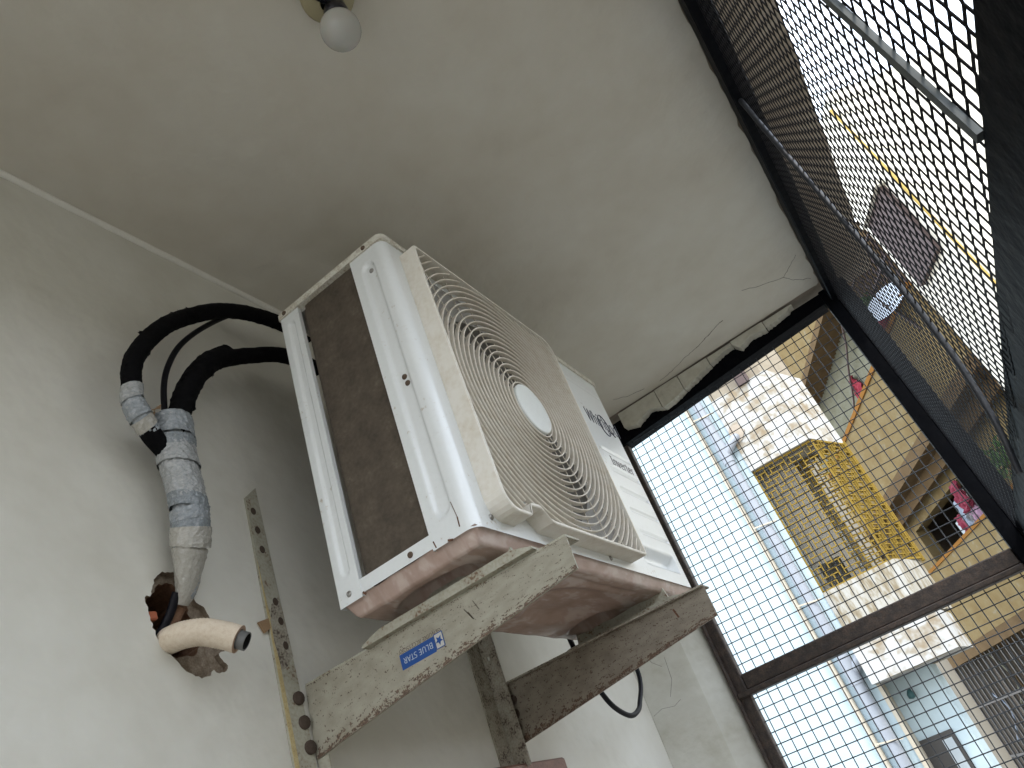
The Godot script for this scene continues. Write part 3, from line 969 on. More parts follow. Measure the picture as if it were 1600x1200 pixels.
# ------------------------------------------------------------------ hoses
func build_hoses() -> void:
	var nz := noise(7, 1.1, 3)
	# upper hose: from behind the unit, over and down to the wall
	var o := thing("insulated_hose", "black foam hose arching highest from the unit down to the tape", "hose", Vector3(-.23, .36, -.08), "black foam covered hoses")
	var st := new_st()
	var p := smooth_path([Vector3(.16, .640, -.075), Vector3(.087, .640, -.078), Vector3(.035, .634, -.08), Vector3(-.019, .617, -.08), Vector3(-.072, .589, -.08), Vector3(-.119, .553, -.08), Vector3(-.165, .512, -.081), Vector3(-.201, .464, -.082), Vector3(-.224, .42, -.084), Vector3(-.232, .388, -.086), Vector3(-.231, .352, -.088)], 8)
	tube(st, p, .0142, 18, true, Vector2.ONE, .0014, nz)
	part(o, "foam_sleeve", st, M.foam)
	flakes(o, p, .0142, 12, 3)
	# lower hose
	var o2 := thing("insulated_hose", "black foam hose with a torn elbow, under the higher arching hose", "hose", Vector3(-.16, .30, -.08), "black foam covered hoses")
	st = new_st()
	var q := smooth_path([Vector3(.16, .552, -.072), Vector3(.074, .549, -.075), Vector3(.0, .518, -.078), Vector3(-.071, .479, -.08)], 8)
	tube(st, q, .0145, 18, true, Vector2.ONE, .0014, nz)
	part(o2, "foam_sleeve", st, M.foam)
	st = new_st()
	q = smooth_path([Vector3(-.058, .492, -.079), Vector3(-.092, .464, -.08), Vector3(-.116, .433, -.081), Vector3(-.138, .395, -.083), Vector3(-.151, .358, -.086), Vector3(-.161, .322, -.09), Vector3(-.168, .285, -.094)], 8)
	var rr := []
	for i in q.size():
		rr.append(lerpf(.0185, .0165, float(i) / q.size()))
	tube(st, q, rr, 18, true, Vector2.ONE, .003, nz)
	part(o2, "foam_sleeve", st, M.foam)
	flakes(o2, q, .0172, 16, 5)
	# thin cable between them
	var c := thing("cable", "thin black cable curving between the two foam hoses", "cable", Vector3(-.18, .3, -.1))
	st = new_st()
	tube(st, smooth_path([Vector3(.02, .66, -.105), Vector3(-.04, .605, -.105), Vector3(-.093, .548, -.105), Vector3(-.130, .498, -.105), Vector3(-.152, .452, -.105), Vector3(-.164, .410, -.105), Vector3(-.168, .36, -.105), Vector3(-.167, .29, -.105)], 8), .0048, 10)
	part(c, "cable_sheath", st, M.cable)
	# taped bundle down to the hole
	var t := thing("taped_pipe_bundle", "pipe bundle wrapped in silver and clear tape, running into the broken hole", "pipe", Vector3(-.16, .04, -.12))
	var tn := noise(17, 2.2, 3)
	st = new_st()
	var core := smooth_path([Vector3(-.163, .328, -.098), Vector3(-.160, .290, -.099), Vector3(-.156, .255, -.100), Vector3(-.145, .197, -.102), Vector3(-.141, .155, -.107), Vector3(-.140, .118, -.116), Vector3(-.136, .085, -.128), Vector3(-.135, .068, -.136)], 34)
	var cr := []
	for i in core.size():
		var f := float(i) / (core.size() - 1)
		cr.append(lerpf(.030, .0265, f) + .0035 * (1.0 - smoothstep(.0, .22, f)) if f < .66 else lerpf(.0265, .010, (f - .66) / .34))
	tube(st, core, cr.map(func(v: float) -> float: return v * .84), 28, true, Vector2(1, .88), .002, tn)
	part(t, "tape_wrap", st, M.tape)
	# overlapping turns of tape: start, end, scale at each end, kind
	var turns := [[0.0, .13, 1.05, 1.08, 0], [.11, .17, 1.10, 1.08, 2], [.16, .30, 1.07, 1.16, 1], [.28, .43, 1.06, 1.06, 1], [.42, .48, 1.10, 1.09, 2], [.47, .53, 1.11, 1.10, 0], [.52, .57, 1.08, 1.10, 2], [.56, .66, 1.14, 1.12, 3]]
	for k in turns.size():
		var a := int(turns[k][0] * (core.size() - 1))
		var b := int(turns[k][1] * (core.size() - 1))
		var seg := []
		var sr := []
		for i in range(a, b + 1):
			var f := float(i - a) / maxf(1.0, b - a)
			seg.append(core[i])
			sr.append(cr[i] * lerpf(turns[k][2], turns[k][3], f) + .0004)
		if seg.size() < 2:
			continue
		st = new_st()
		rng.seed = 500 + k
		tube(st, seg, sr, 84, false, Vector2(1, .88), .0055, crinkle(30 + k), Vector2(rng.randf_range(-.007, .007), rng.randf_range(-.006, .006)))
		part(t, "tape_turn", st, [M.tape, M.tape_pale, M.tape_dark, M.tape_film][turns[k][4]])
	# clear tail of tape hanging into the hole
	st = new_st()
	var tail := smooth_path([Vector3(-.140, .128, -.113), Vector3(-.139, .105, -.121), Vector3(-.137, .080, -.132), Vector3(-.138, .062, -.143)], 6)
	tube(st, tail, [.0300, .0298, .029, .0285, .0265, .026, .025, .024, .023, .022, .021, .020, .019, .018, .017, .016, .015, .014, .013], 40, false, Vector2(1, .8), .005, crinkle(55))
	part(t, "tape_tail", st, M.tape_film)
	# the taped end of the upper hose
	var e := thing("taped_hose_end", "short silver taped hose end joining the taped bundle", "pipe", Vector3(-.22, .33, -.09))
	st = new_st()
	var ep := smooth_path([Vector3(-.231, .362, -.088), Vector3(-.231, .338, -.089), Vector3(-.222, .318, -.090), Vector3(-.211, .303, -.092), Vector3(-.201, .292, -.094)], 12)
	tube(st, ep, .0158, 28, true, Vector2.ONE, .003, crinkle(19))
	part(e, "tape_wrap", st, M.tape)
	for k in 3:
		st = new_st()
		var seg := []
		for i in range([2, 17, 29][k], [14, 31, 41][k]):
			seg.append(ep[i])
		tube(st, seg, [.0172, .0185, .0178][k], 36, false, Vector2.ONE, .0035, crinkle(20 + k), Vector2([.003, -.004, .004][k], .002))
		part(e, "tape_turn", st, [M.tape_pale, M.tape, M.tape_film][k])
	st = new_st()
	tube(st, smooth_path([Vector3(-.206, .297, -.093), Vector3(-.199, .289, -.095), Vector3(-.188, .281, -.097), Vector3(-.172, .270, -.100)], 6), .0145, 16)
	part(e, "bare_foam", st, M.foam, "short bare length of black foam")
	# dried fibre stuck to the hoses
	st = new_st()
	rng.seed = 88
	for k in 26:
		var base := Vector3(-.190, .326, -.092) + Vector3(rng.randf_range(-.012, .012), rng.randf_range(-.012, .012), rng.randf_range(-.004, .004))
		if k % 5 == 0:
			base = Vector3(-.236, .318, -.092) + Vector3(rng.randf_range(-.006, .006), rng.randf_range(-.01, .01), 0)
		var d := Vector3(rng.randf_range(-1, 1), rng.randf_range(-.4, 1.2), rng.randf_range(-.6, .6)).normalized() * rng.randf_range(.008, .022)
		tri(st, base, base + d, base + d * .5 + Vector3(.004, -.003, .002), Vector3(0, 0, 1), Vector3(0, 0, 1), Vector3(0, 0, 1))
	part(e, "loose_fibre", st, M.fibre)
	# pipe bits inside the hole
	var w := thing("cable", "black cable disappearing into the broken hole behind the drain pipe", "cable", Vector3(-.16, .03, -.15))
	st = new_st()
	tube(st, smooth_path([Vector3(-.150, .075, -.135), Vector3(-.152, .052, -.148), Vector3(-.158, .034, -.158), Vector3(-.170, .014, -.166), Vector3(-.180, .004, -.172), Vector3(-.186, -.002, -.19)], 6), .0058, 10)
	part(w, "cable_sheath", st, M.cable)
	var cp := thing("copper_pipe", "dull copper pipe stub inside the broken hole", "pipe", Vector3(-.14, .04, -.16))
	st = new_st()
	tube(st, [Vector3(-.137, .062, -.150), Vector3(-.145, .036, -.165), Vector3(-.155, .01, -.185)], .0095, 14)
	part(cp, "pipe_wall", st, M.clay)
	# drain pipe with ribbed insulation
	var d := thing("drain_pipe", "open drain pipe in a ribbed cream sleeve sticking out of the hole", "pipe", Vector3(-.14, .0, -.12))
	st = new_st()
	var dp := smooth_path([Vector3(-.128, .030, -.215), Vector3(-.142, .024, -.180), Vector3(-.153, .016, -.150), Vector3(-.152, .012, -.126), Vector3(-.139, .008, -.107), Vector3(-.124, -.003, -.089), Vector3(-.112, -.015, -.074)], 14)
	var dr := []
	for i in dp.size():
		dr.append(.0172 + (.0005 if i % 2 == 0 else -.0004))
	tube(st, dp, dr, 22, false)
	part(d, "sleeve", st, M.sleeve, "ribbed cream foam sleeve")
	var tip: Vector3 = dp[-1]
	var dir: Vector3 = (dp[-1] - dp[-4]).normalized()
	ringed(d, "sleeve_rim", tip, dir, .0178, .0128, M.sleeve_rim)
	st = new_st()
	tube(st, [tip - dir * .012, tip + dir * .011], .0118, 20, false)
	part(d, "inner_pipe", st, M.pvc_dark)
	ringed(d, "pipe_rim", tip + dir * .011, dir, .0118, .0100, M.pvc_dark)
	st = new_st()
	tube(st, [tip - dir * .02, tip + dir * .0108], .0100, 20, false)
	part(d, "bore", st, M.bore)
	# power cable loop under the second bracket
	var k2 := thing("cable", "black power cable hanging in a loop below the grimy bracket", "cable", Vector3(.9, -.1, -.05))
	st = new_st()
	tube(st, smooth_path([Vector3(.74, .02, -.04), Vector3(.770, -.04, -.048), Vector3(.814, -.097, -.05), Vector3(.854, -.133, -.05), Vector3(.919, -.153, -.05), Vector3(.975, -.142, -.05), Vector3(1.006, -.121, -.05), Vector3(1.045, -.088, -.05), Vector3(1.065, -.052, -.05), Vector3(1.058, -.015, -.05), Vector3(1.03, .03, -.05), Vector3(.97, .08, -.045), Vector3(.85, .12, -.03)], 8), .0058, 12)
	part(k2, "cable_sheath", st, M.cable)

func crinkle(sd: int) -> FastNoiseLite:
	var n := noise(sd, 1.1, 3, FastNoiseLite.TYPE_CELLULAR)
	n.cellular_return_type = FastNoiseLite.RETURN_DISTANCE
	n.cellular_jitter = 1.0
	return n

func ringed(parent: Node, called: String, c: Vector3, dir: Vector3, r1: float, r0: float, m: Material) -> void:
	var st := new_st()
	var u := dir.cross(Vector3.UP).normalized()
	var v := dir.cross(u)
	for k in 24:
		var a := TAU * k / 24
		var b := TAU * (k + 1) / 24
		var da := u * cos(a) + v * sin(a)
		var db := u * cos(b) + v * sin(b)
		quad(st, c + da * r0, c + db * r0, c + db * r1, c + da * r1, dir)
	part(parent, called, st, m)

func flakes(parent: Node, path: Array, r: float, count: int, sd: int) -> void:
	rng.seed = sd
	var st := new_st()
	for k in count:
		var i := rng.randi_range(6, path.size() - 6)
		var t: Vector3 = (path[i + 1] - path[i - 1]).normalized()
		var side := t.cross(Vector3(0, 0, 1)).normalized() * (1.0 if rng.randf() < .75 else -1.0)
		side = (side + Vector3(0, 0, rng.randf_range(-.3, .8))).normalized()
		var b: Vector3 = path[i] + side * r * .95
		var l := rng.randf_range(.003, .009)
		var n := Vector3(0, 0, 1)
		var a2 := b + t * l
		var tip := b + t * l * .4 + side * rng.randf_range(.002, .006)
		tri(st, b - t * l, a2, tip, n, n, n)
		tri(st, b - t * l, a2, tip - Vector3(0, 0, .004), n, n, n)
	part(parent, "torn_foam", st, M.foam)

# ------------------------------------------------------------------ balcony
func build_balcony() -> void:
	# back wall with a broken hole
	var w := CSGCombiner3D.new()
	w.name = "back_wall"
	add_child(w)
	structure(w)
	var bx := CSGBox3D.new()
	bx.size = Vector3(3.9, 3.2, .24)
	bx.position = Vector3(-.55, -.50 + .02, WALL_Z - .12)
	bx.material = M.wall
	bx.name = "wall_body"
	w.add_child(bx)
	var sh := CSGPolygon3D.new()     # shallow chipped plaster
	sh.polygon = jagged([Vector2(-.186, .072), Vector2(-.176, .076), Vector2(-.172, .098), Vector2(-.158, .112), Vector2(-.138, .112), Vector2(-.120, .100), Vector2(-.112, .075), Vector2(-.098, .066), Vector2(-.090, .050), Vector2(-.072, .046), Vector2(-.060, .042), Vector2(-.056, .026), Vector2(-.068, .005), Vector2(-.082, .000), Vector2(-.077, -.008), Vector2(-.069, -.016), Vector2(-.075, -.025), Vector2(-.084, -.027), Vector2(-.092, -.022), Vector2(-.098, -.030), Vector2(-.112, -.034), Vector2(-.134, -.025), Vector2(-.152, -.006), Vector2(-.168, .006), Vector2(-.174, .022), Vector2(-.180, .045)], .0028, 9)
	sh.depth = .03
	sh.position = Vector3(0, 0, WALL_Z - .009 + .03)
	sh.position.z = WALL_Z - .009
	sh.mode = CSGPolygon3D.MODE_DEPTH
	sh.operation = CSGShape3D.OPERATION_SUBTRACTION
	sh.material = M.cement
	sh.name = "chipped_plaster"
	sh.position.z += .03
	w.add_child(sh)
	var dp := CSGPolygon3D.new()     # deep hole
	dp.polygon = jagged([Vector2(-.181, .068), Vector2(-.170, .082), Vector2(-.158, .098), Vector2(-.138, .100), Vector2(-.120, .086), Vector2(-.116, .055), Vector2(-.105, .040), Vector2(-.095, .028), Vector2(-.110, .002), Vector2(-.14, -.004), Vector2(-.166, .010), Vector2(-.176, .035)], .003, 10)
	dp.depth = .25
	dp.position = Vector3(0, 0, WALL_Z - .10 + .25)
	dp.operation = CSGShape3D.OPERATION_SUBTRACTION
	dp.material = M.clay
	dp.name = "deep_hole"
	w.add_child(dp)
	var brick := thing("brick", "small bare red brick corner showing inside the broken hole", "brick", Vector3(-.172, .045, -.165))
	var st := new_st()
	bbox(st, Transform3D(Basis(Vector3(0, 0, 1), .15), Vector3(-.174, .050, -.164)), Vector3(.017, .012, .02), .002)
	part(brick, "brick_face", st, M.brick)
	# ceiling slab and the pale plaster bead in the corner
	st = new_st()
	var nz := noise(71, 9.0, 3)
	# front edge of the plaster is uneven: polygon of the ceiling plaster
	var poly := PackedVector2Array()
	poly.append(Vector2(-2.45, WALL_Z))
	poly.append(Vector2(1.395, WALL_Z))
	for k in 40:
		var z := lerpf(WALL_Z + .02, .84, k / 39.0)
		var x := 1.402 - .006 * smoothstep(.15, .7, z) + .004 * nz.get_noise_1d(z * 3.0)
		poly.append(Vector2(x, z))
	poly.append(Vector2(1.40, .846))
	for k in 120:
		var x := lerpf(1.39, -2.45, k / 119.0)
		poly.append(Vector2(x, .856 + .010 * nz.get_noise_1d(x * 1.5 + 40.0)))
	var xz := Transform3D(Basis(Vector3(1, 0, 0), Vector3(0, 0, 1), Vector3(0, 1, 0)), Vector3.ZERO)
	prism(st, poly, CEIL_Y, CEIL_Y + .014, xz)
	var ceil := part(self, "ceiling", st, M.ceiling)
	structure(ceil)
	# fine cracks in the plaster
	st = new_st()
	crack(st, [Vector2(1.375, .29), Vector2(1.362, .34), Vector2(1.335, .40), Vector2(1.32, .45)], .0010, 1)
	crack(st, [Vector2(1.32, .45), Vector2(1.295, .50), Vector2(1.265, .565)], .0022, 6)
	crack(st, [Vector2(1.31, .14), Vector2(1.345, .18), Vector2(1.36, .235)], .0009, 2)
	crack(st, [Vector2(1.18, .66), Vector2(1.22, .72), Vector2(1.25, .775), Vector2(1.30, .80), Vector2(1.345, .842)], .0008, 3)
	crack(st, [Vector2(1.25, .775), Vector2(1.22, .80), Vector2(1.18, .835)], .0007, 4)
	part(ceil, "crack", st, M.crack)
	# broken plaster drop along the end, in pieces with ragged lower edges
	var low := [[.04, .70], [.105, .690], [.113, .691], [.147, .678], [.207, .702], [.258, .680], [.295, .682], [.378, .703], [.448, .721], [.50, .734], [.537, .738], [.558, .713], [.602, .729], [.645, .724], [.704, .731], [.738, .736], [.756, .760]]
	var cuts := [.105, .252, .342, .452, .540, .655, .756]
	rng.seed = 14
	for k in cuts.size() - 1:
		var za: float = cuts[k] + .0012
		var zb: float = cuts[k + 1] - .0012
		var pp := PackedVector2Array([Vector2(zb, .7668), Vector2(za, .7668)])
		var steps := int((zb - za) / .006)
		for j in steps + 1:
			var z := lerpf(za, zb, float(j) / steps)
			var y := .74
			for i in low.size() - 1:
				if z >= low[i][0] and z <= low[i + 1][0]:
					y = lerpf(low[i][1], low[i + 1][1], (z - low[i][0]) / (low[i + 1][0] - low[i][0]))
			pp.append(Vector2(z, minf(y + .018, .762) + rng.randf_range(-.0018, .0018)))
		st = new_st()
		var tilt: float = [.002, -.001, .001, .004, -.002, .003][k]
		prism(st, pp, 1.404 + tilt, 1.4385, Transform3D(Basis(Vector3(0, 0, 1), Vector3(0, 1, 0), Vector3(1, 0, 0)), Vector3.ZERO))
		part(ceil, "plaster_piece", st, M.plaster)
	# the slab itself
	var slab := part(self, "slab", box_st(Vector3(-2.5, CEIL_Y + .0145, -.40), Vector3(1.53, CEIL_Y + .14, 1.015)), M.soffit)
	structure(slab)
	st = new_st()
	var bead := []
	for k in 90:
		var x := lerpf(-2.45, 1.30, k / 89.0)
		bead.append(Vector3(x, CEIL_Y - .0015 + .0012 * nz.get_noise_1d(x * 4.0), WALL_Z + .0015 + .0012 * nz.get_noise_1d(x * 4.0 + 7.0)))
	tube(st, bead, .0068, 10)
	part(ceil, "plaster_bead", st, M.seam, "pale plaster bead along the wall corner")
	# pilaster at the end of the wall
	st = new_st()
	prism(st, PackedVector2Array([Vector2(1.285, WALL_Z - .03), Vector2(1.285, WALL_Z + .002), Vector2(1.352, -.030), Vector2(1.362, -.014), Vector2(1.378, -.004), Vector2(1.455, .0395), Vector2(1.62, .0395), Vector2(1.62, WALL_Z - .03)]), -2.0, CEIL_Y + .001, Transform3D(Basis(Vector3(1, 0, 0), Vector3(0, 0, 1), Vector3(0, 1, 0)), Vector3.ZERO))
	var pil := part(self, "pilaster", st, M.pilaster)
	structure(pil)
	st = new_st()
	for c in [[Vector2(-.02, -.08), Vector2(.0, -.10), Vector2(.03, -.105), Vector2(.06, -.09)], [Vector2(.0, -.065), Vector2(-.06, -.07), Vector2(-.10, -.09)], [Vector2(-.13, -.145), Vector2(-.12, -.12), Vector2(-.125, -.09), Vector2(-.115, -.07)]]:
		for k in c.size() - 1:
			beam(st, Vector3(1.285 + (c[k].y + .148) * .5678, c[k].x, c[k].y), Vector3(1.285 + (c[k + 1].y + .148) * .5678, c[k + 1].x, c[k + 1].y), .0007, .0010, Vector3(1, 0, 0))
	part(pil, "crack", st, M.crack)
	# floor, parapet under the front grille, far end wall
	var fl := part(self, "floor", box_st(Vector3(-2.5, -2.1, -.15), Vector3(1.62, -1.95, .99)), M.floor)
	structure(fl)
	var pa := part(self, "parapet", box_st(Vector3(-2.5, -1.951, .84), Vector3(1.62, -.98, .98)), M.wall)
	structure(pa)
	pa = part(self, "end_parapet", box_st(Vector3(1.40, -1.951, .041), Vector3(1.55, -.98, .839)), M.wall)
	structure(pa)
	var ew := part(self, "end_parapet", box_st(Vector3(-2.5, -1.951, -.151), Vector3(-2.4, -.98, .839)), M.wall)
	structure(ew)
	# wooden frame head at the lower edge
	var h := thing("door_frame", "reddish brown wooden door frame head on the wall under the brackets", "door frame", Vector3(.4, -.25, WALL_Z))
	part(h, "head", box_st(Vector3(-.15, -.262, WALL_Z + .0005), Vector3(.693, -.199, WALL_Z + .03), .004), M.red_wood)
	part(h, "jamb", box_st(Vector3(.632, -1.95, WALL_Z + .0005), Vector3(.700, -.263, WALL_Z + .03), .004), M.red_wood)
	part(h, "jamb", box_st(Vector3(-.15, -1.95, WALL_Z + .0005), Vector3(-.082, -.263, WALL_Z + .03), .004), M.red_wood)
	part(h, "door_leaf", box_st(Vector3(-.081, -1.94, WALL_Z + .0005), Vector3(.631, -.263, WALL_Z + .012)), M.red_wood)

func jagged(pts: Array, amp: float, sd: int) -> PackedVector2Array:
	rng.seed = sd
	var out := PackedVector2Array()
	for i in pts.size():
		var a: Vector2 = pts[i]
		var b: Vector2 = pts[(i + 1) % pts.size()]
		out.append(a)
		var n := int((b - a).length() / .005)
		for k in n:
			var t := (k + 1.0) / (n + 1.0)
			var e := (b - a).normalized()
			out.append(a.lerp(b, t) + Vector2(-e.y, e.x) * rng.randf_range(-amp, amp) * .6)
	return out

func crack(st: SurfaceTool, pts: Array, w: float, sd: int) -> void:
	rng.seed = sd
	var prev: Vector2 = pts[0]
	for i in pts.size() - 1:
		var a: Vector2 = pts[i]
		var b: Vector2 = pts[i + 1]
		for k in 6:
			var q := a.lerp(b, (k + 1) / 6.0) + Vector2(rng.randf_range(-1, 1), rng.randf_range(-1, 1)) * .0022
			beam(st, Vector3(prev.x, CEIL_Y - .0003, prev.y), Vector3(q.x, CEIL_Y - .0003, q.y), w * rng.randf_range(.4, 1.2), .0008)
			prev = q

func build_bulb() -> void:
	var c := Vector3(-.232, .66, .421)
	var b := thing("light_bulb", "unlit white light bulb in a black holder hanging from the ceiling", "light bulb", Vector3(c.x, CEIL_Y, c.z))
	var st := new_st()
	var prof := []
	for k in 17:
		var t := PI * k / 16.0 * .80
		prof.append(Vector2(.0295 * sin(t), -.0295 * cos(t) * 1.02))
	prof.append(Vector2(.0158, .033))
	prof.append(Vector2(.0142, .040))
	prof.append(Vector2(.0140, .052))
	prof.append(Vector2(0, .052))
	lathe(st, prof, Transform3D(Basis(Vector3(0, 0, 1), -.10), c + Vector3(.0, .004, 0)), 32)
	part(b, "glass", st, M.bulb)
	st = new_st()
	lathe(st, [Vector2(.013, .046), Vector2(.0182, .046), Vector2(.0185, .062), Vector2(.017, .064), Vector2(.0165, .078), Vector2(0, .079)], Transform3D(Basis(Vector3(0, 0, 1), -.10), c), 28)
	part(b, "holder", st, M.bakelite)
	st = new_st()
	lathe(st, [Vector2(.014, .074), Vector2(.034, .080), Vector2(.040, .090), Vector2(.041, .1105), Vector2(0, .111)], Transform3D(Basis.IDENTITY, c - Vector3(.004, 0, 0)), 28)
	part(b, "ceiling_rose", st, M.rose)
	st = new_st()
	tube(st, smooth_path([c + Vector3(-.016, .062, 0), c + Vector3(-.030, .060, -.004), c + Vector3(-.046, .068, -.006), c + Vector3(-.062, .088, -.004), c + Vector3(-.072, .1095, 0)], 6), .0038, 10)
	part(b, "flex", st, M.cable)

# ------------------------------------------------------------------ grilles
func build_end_grille() -> void:
	var g := thing("wire_grille", "dark steel frame with square welded wire mesh closing the balcony end", "grille", Vector3(1.45, -.95, .46))
	part(g, "post", box_st(Vector3(1.445, -.979, .041), Vector3(1.480, .671, .078), .003), M.brown_steel)
	var st := new_st()
	abox(st, Vector3(1.430, -.979, .0405), Vector3(1.4445, .671, .050), .002)
	part(g, "post_lip", st, M.brown_steel)
	# corner post: two angles back to back
	st = new_st()
	abox(st, Vector3(1.440, -.979, .838), Vector3(1.482, .7685, .876), .003)
	abox(st, Vector3(1.432, -.979, .8775), Vector3(1.474, .7685, .922), .003)
	part(g, "corner_post", st, M.black)
	st = new_st()
	prism(st, PackedVector2Array([Vector2(.041, .672), Vector2(.8375, .722), Vector2(.8375, .7605), Vector2(.041, .7605)]), 1.440, 1.500, Transform3D(Basis(Vector3(0, 0, 1), Vector3(0, 1, 0), Vector3(1, 0, 0)), Vector3.ZERO))
	part(g, "top_rail", st, M.black)
	st = new_st()
	abox(st, Vector3(1.448, -.150, .0785), Vector3(1.482, -.108, .8375), .003)
	part(g, "middle_rail", st, M.brown_steel)
	st = new_st()
	abox(st, Vector3(1.428, -.166, .0505), Vector3(1.478, -.151, .8375), .003)
	part(g, "middle_rail", st, M.brown_steel)
	part(g, "bottom_rail", box_st(Vector3(1.44, -.978, .0785), Vector3(1.48, -.93, .8375), .003), M.brown_steel)
	# wires, each a part
	var pitch := .0304
	rng.seed = 5
	for panel in [[-.110, .702], [-.932, -.164]]:
		var y0: float = panel[0]
		var y1: float = panel[1]
		var cyl := CylinderMesh.new()
		cyl.top_radius = .0014
		cyl.bottom_radius = .0014
		cyl.height = y1 - y0
		cyl.radial_segments = 6
		cyl.rings = 0
		var z := .079 + .0128
		while z < .838:
			var tilt := rng.randf_range(-.0012, .0012)
			placed(g, "wire", cyl, M.wire, Transform3D(Basis(Vector3(1, 0, 0), tilt), Vector3(1.4655, (y0 + y1) / 2, z + rng.randf_range(-.0008, .0008))))
			z += pitch
		var cz := CylinderMesh.new()
		cz.top_radius = .0014
		cz.bottom_radius = .0014
		cz.height = .76
		cz.radial_segments = 6
		cz.rings = 0
		var y := y0 + .0265
		while y < y1 - .002:
			var tilt := rng.randf_range(-.0012, .0012)
			placed(g, "wire", cz, M.wire, Transform3D(Basis(Vector3(1, 0, 0), PI / 2 + tilt), Vector3(1.4626, y + rng.randf_range(-.0008, .0008), .4583)))
			y += pitch

func sheet_z(x: float, y: float) -> float:
	# the sheet sags inwards a little between its fixings
	var u := clampf((x + .2) / 1.6, 0.0, 1.0)
	var v := clampf((y + .06) / .80, 0.0, 1.0)
	return .874 - .004 * sin(PI * pow(u, .8)) * sin(PI * pow(v, .55)) * (1.0 if y > -.06 else 0.0)

func build_front_grille() -> void:
	var g := thing("expanded_metal_grille", "black expanded metal mesh with upright bars along the balcony front", "grille", Vector3(-.03, -.97, .88))
	part(g, "top_rail", box_st(Vector3(-2.4, .712, .8565), Vector3(1.4315, .7685, .898), .003), M.black)
	var st := new_st()
	beam(st, Vector3(-2.4, -.100, .880), Vector3(1.43, -.112, .905), .045, .104, Vector3.UP, .003)
	part(g, "middle_rail", st, M.black)
	part(g, "bottom_rail", box_st(Vector3(-2.4, -.979, .855), Vector3(1.4315, -.94, .9), .003), M.black)
	for xb in [-2.13, -1.49, -.85, -.213, .442]:
		st = new_st()
		var pts := []
		var rod: bool = xb > 0.2
		for k in 14:
			var y := lerpf(-.056, .714, k / 13.0)
			pts.append(Vector3(xb, y, sheet_z(xb, y) - .0035))
		if rod:
			pts = smooth_path([Vector3(xb + .012, .714, .8685), Vector3(xb + .012, .578, .868), Vector3(xb, .318, .868), Vector3(xb - .003, .19, .868), Vector3(xb + .008, .07, .866), Vector3(xb + .008, -.012, .859), Vector3(xb + .008, -.086, .848), Vector3(xb + .008, -.152, .832)], 5)
			tube(st, pts, .0050, 8)
		else:
			for k in 13:
				beam(st, pts[k], pts[k + 1], .012, .005, Vector3(0, 0, 1), 0.0)
		if xb < 1.0:
			part(g, "bar", st, M.bar_dark if rod else M.bar_grey)
	# expanded metal: staggered strands with short bonds
	for panel in [[-.062, .716], [-.945, -.122]]:
		st = new_st()
		var a := Vector2(.0205, -.0026)
		var b := Vector2(.0026, -.0190)
		var y0: float = panel[0]
		var y1: float = panel[1]
		var strand := func(p: Vector2, q: Vector2) -> void:
			if p.x < -2.4 or q.x < -2.4 or p.x > 1.433 or q.x > 1.433:
				return
			if p.y < y0 - .02 or p.y > y1 + .02 or q.y < y0 - .02 or q.y > y1 + .02:
				return
			# each strand is a thin twisted strip
			var A := Vector3(p.x, p.y, sheet_z(p.x, p.y))
			var B := Vector3(q.x, q.y, sheet_z(q.x, q.y))
			var d := (B - A).normalized()
			var up := Vector3(.12, .12, 1).normalized()
			beam(st, A, B, .0029, .0008, up)
		var jmax := int((y1 - y0 + .6) / .019) + 60
		for j in jmax:
			var row := Vector2(0, y1 + .45) + b * j
			var i0 := int((-2.44 - row.x) / a.x) - 1
			var i1 := int((1.45 - row.x) / a.x) + 1
			for i in range(i0, i1 + 1):
				var n0 := row + a * i
				if n0.y < y0 - .05 or n0.y > y1 + .05:
					continue
				# bond: a short segment along the sheet's long way
				var bd := Vector2(.0022, -.0022)
				strand.call(n0 - bd * .5, n0 + bd * .5)
				strand.call(n0 + bd * .5, n0 + a - bd * .5)
				strand.call(n0 + bd * .5, n0 + b - bd * .5)
		part(g, "expanded_sheet", st, M.sheet)

# ------------------------------------------------------------------ white house beyond the end grille
func lattice_panel(p0: Vector3, p1: Vector3, y0: float, y1: float, unit: float, r: float, sd: int) -> SurfaceTool:
	var st := new_st()
	var L := Vector2(p1.x - p0.x, p1.z - p0.z).length()
	var nx := int(round(L / unit))
	var ny := int(round((y1 - y0) / unit))
	var P := func(i: float, j: float) -> Vector3:
		var q := p0.lerp(p1, i / nx)
		return Vector3(q.x, lerpf(y0, y1, j / ny), q.z)
	var same := func(i: int, j: int, i2: int, j2: int) -> bool:
		var k := posmod(i - j, 4)
		if i2 == i + 1:
			return k == 0
		return k == 3 and j2 == j + 1
	var nrm := (p1 - p0).cross(Vector3.UP).normalized()
	for i in nx:
		for j in ny:
			if not same.call(i, j, i + 1, j) or i == nx - 1:
				beam(st, P.call(i + 1, j), P.call(i + 1, j + 1), r, r * 1.6, nrm)
			if not same.call(i, j, i, j + 1) or j == ny - 1:
				beam(st, P.call(i, j + 1), P.call(i + 1, j + 1), r, r * 1.6, nrm)
	beam(st, P.call(0, 0), P.call(0, ny), r * 2, r * 2, nrm)
	beam(st, P.call(nx, 0), P.call(nx, ny), r * 2, r * 2, nrm)
	beam(st, P.call(0, 0), P.call(nx, 0), r * 2, r * 2, nrm)
	beam(st, P.call(0, ny), P.call(nx, ny), r * 2, r * 2, nrm)
	return st

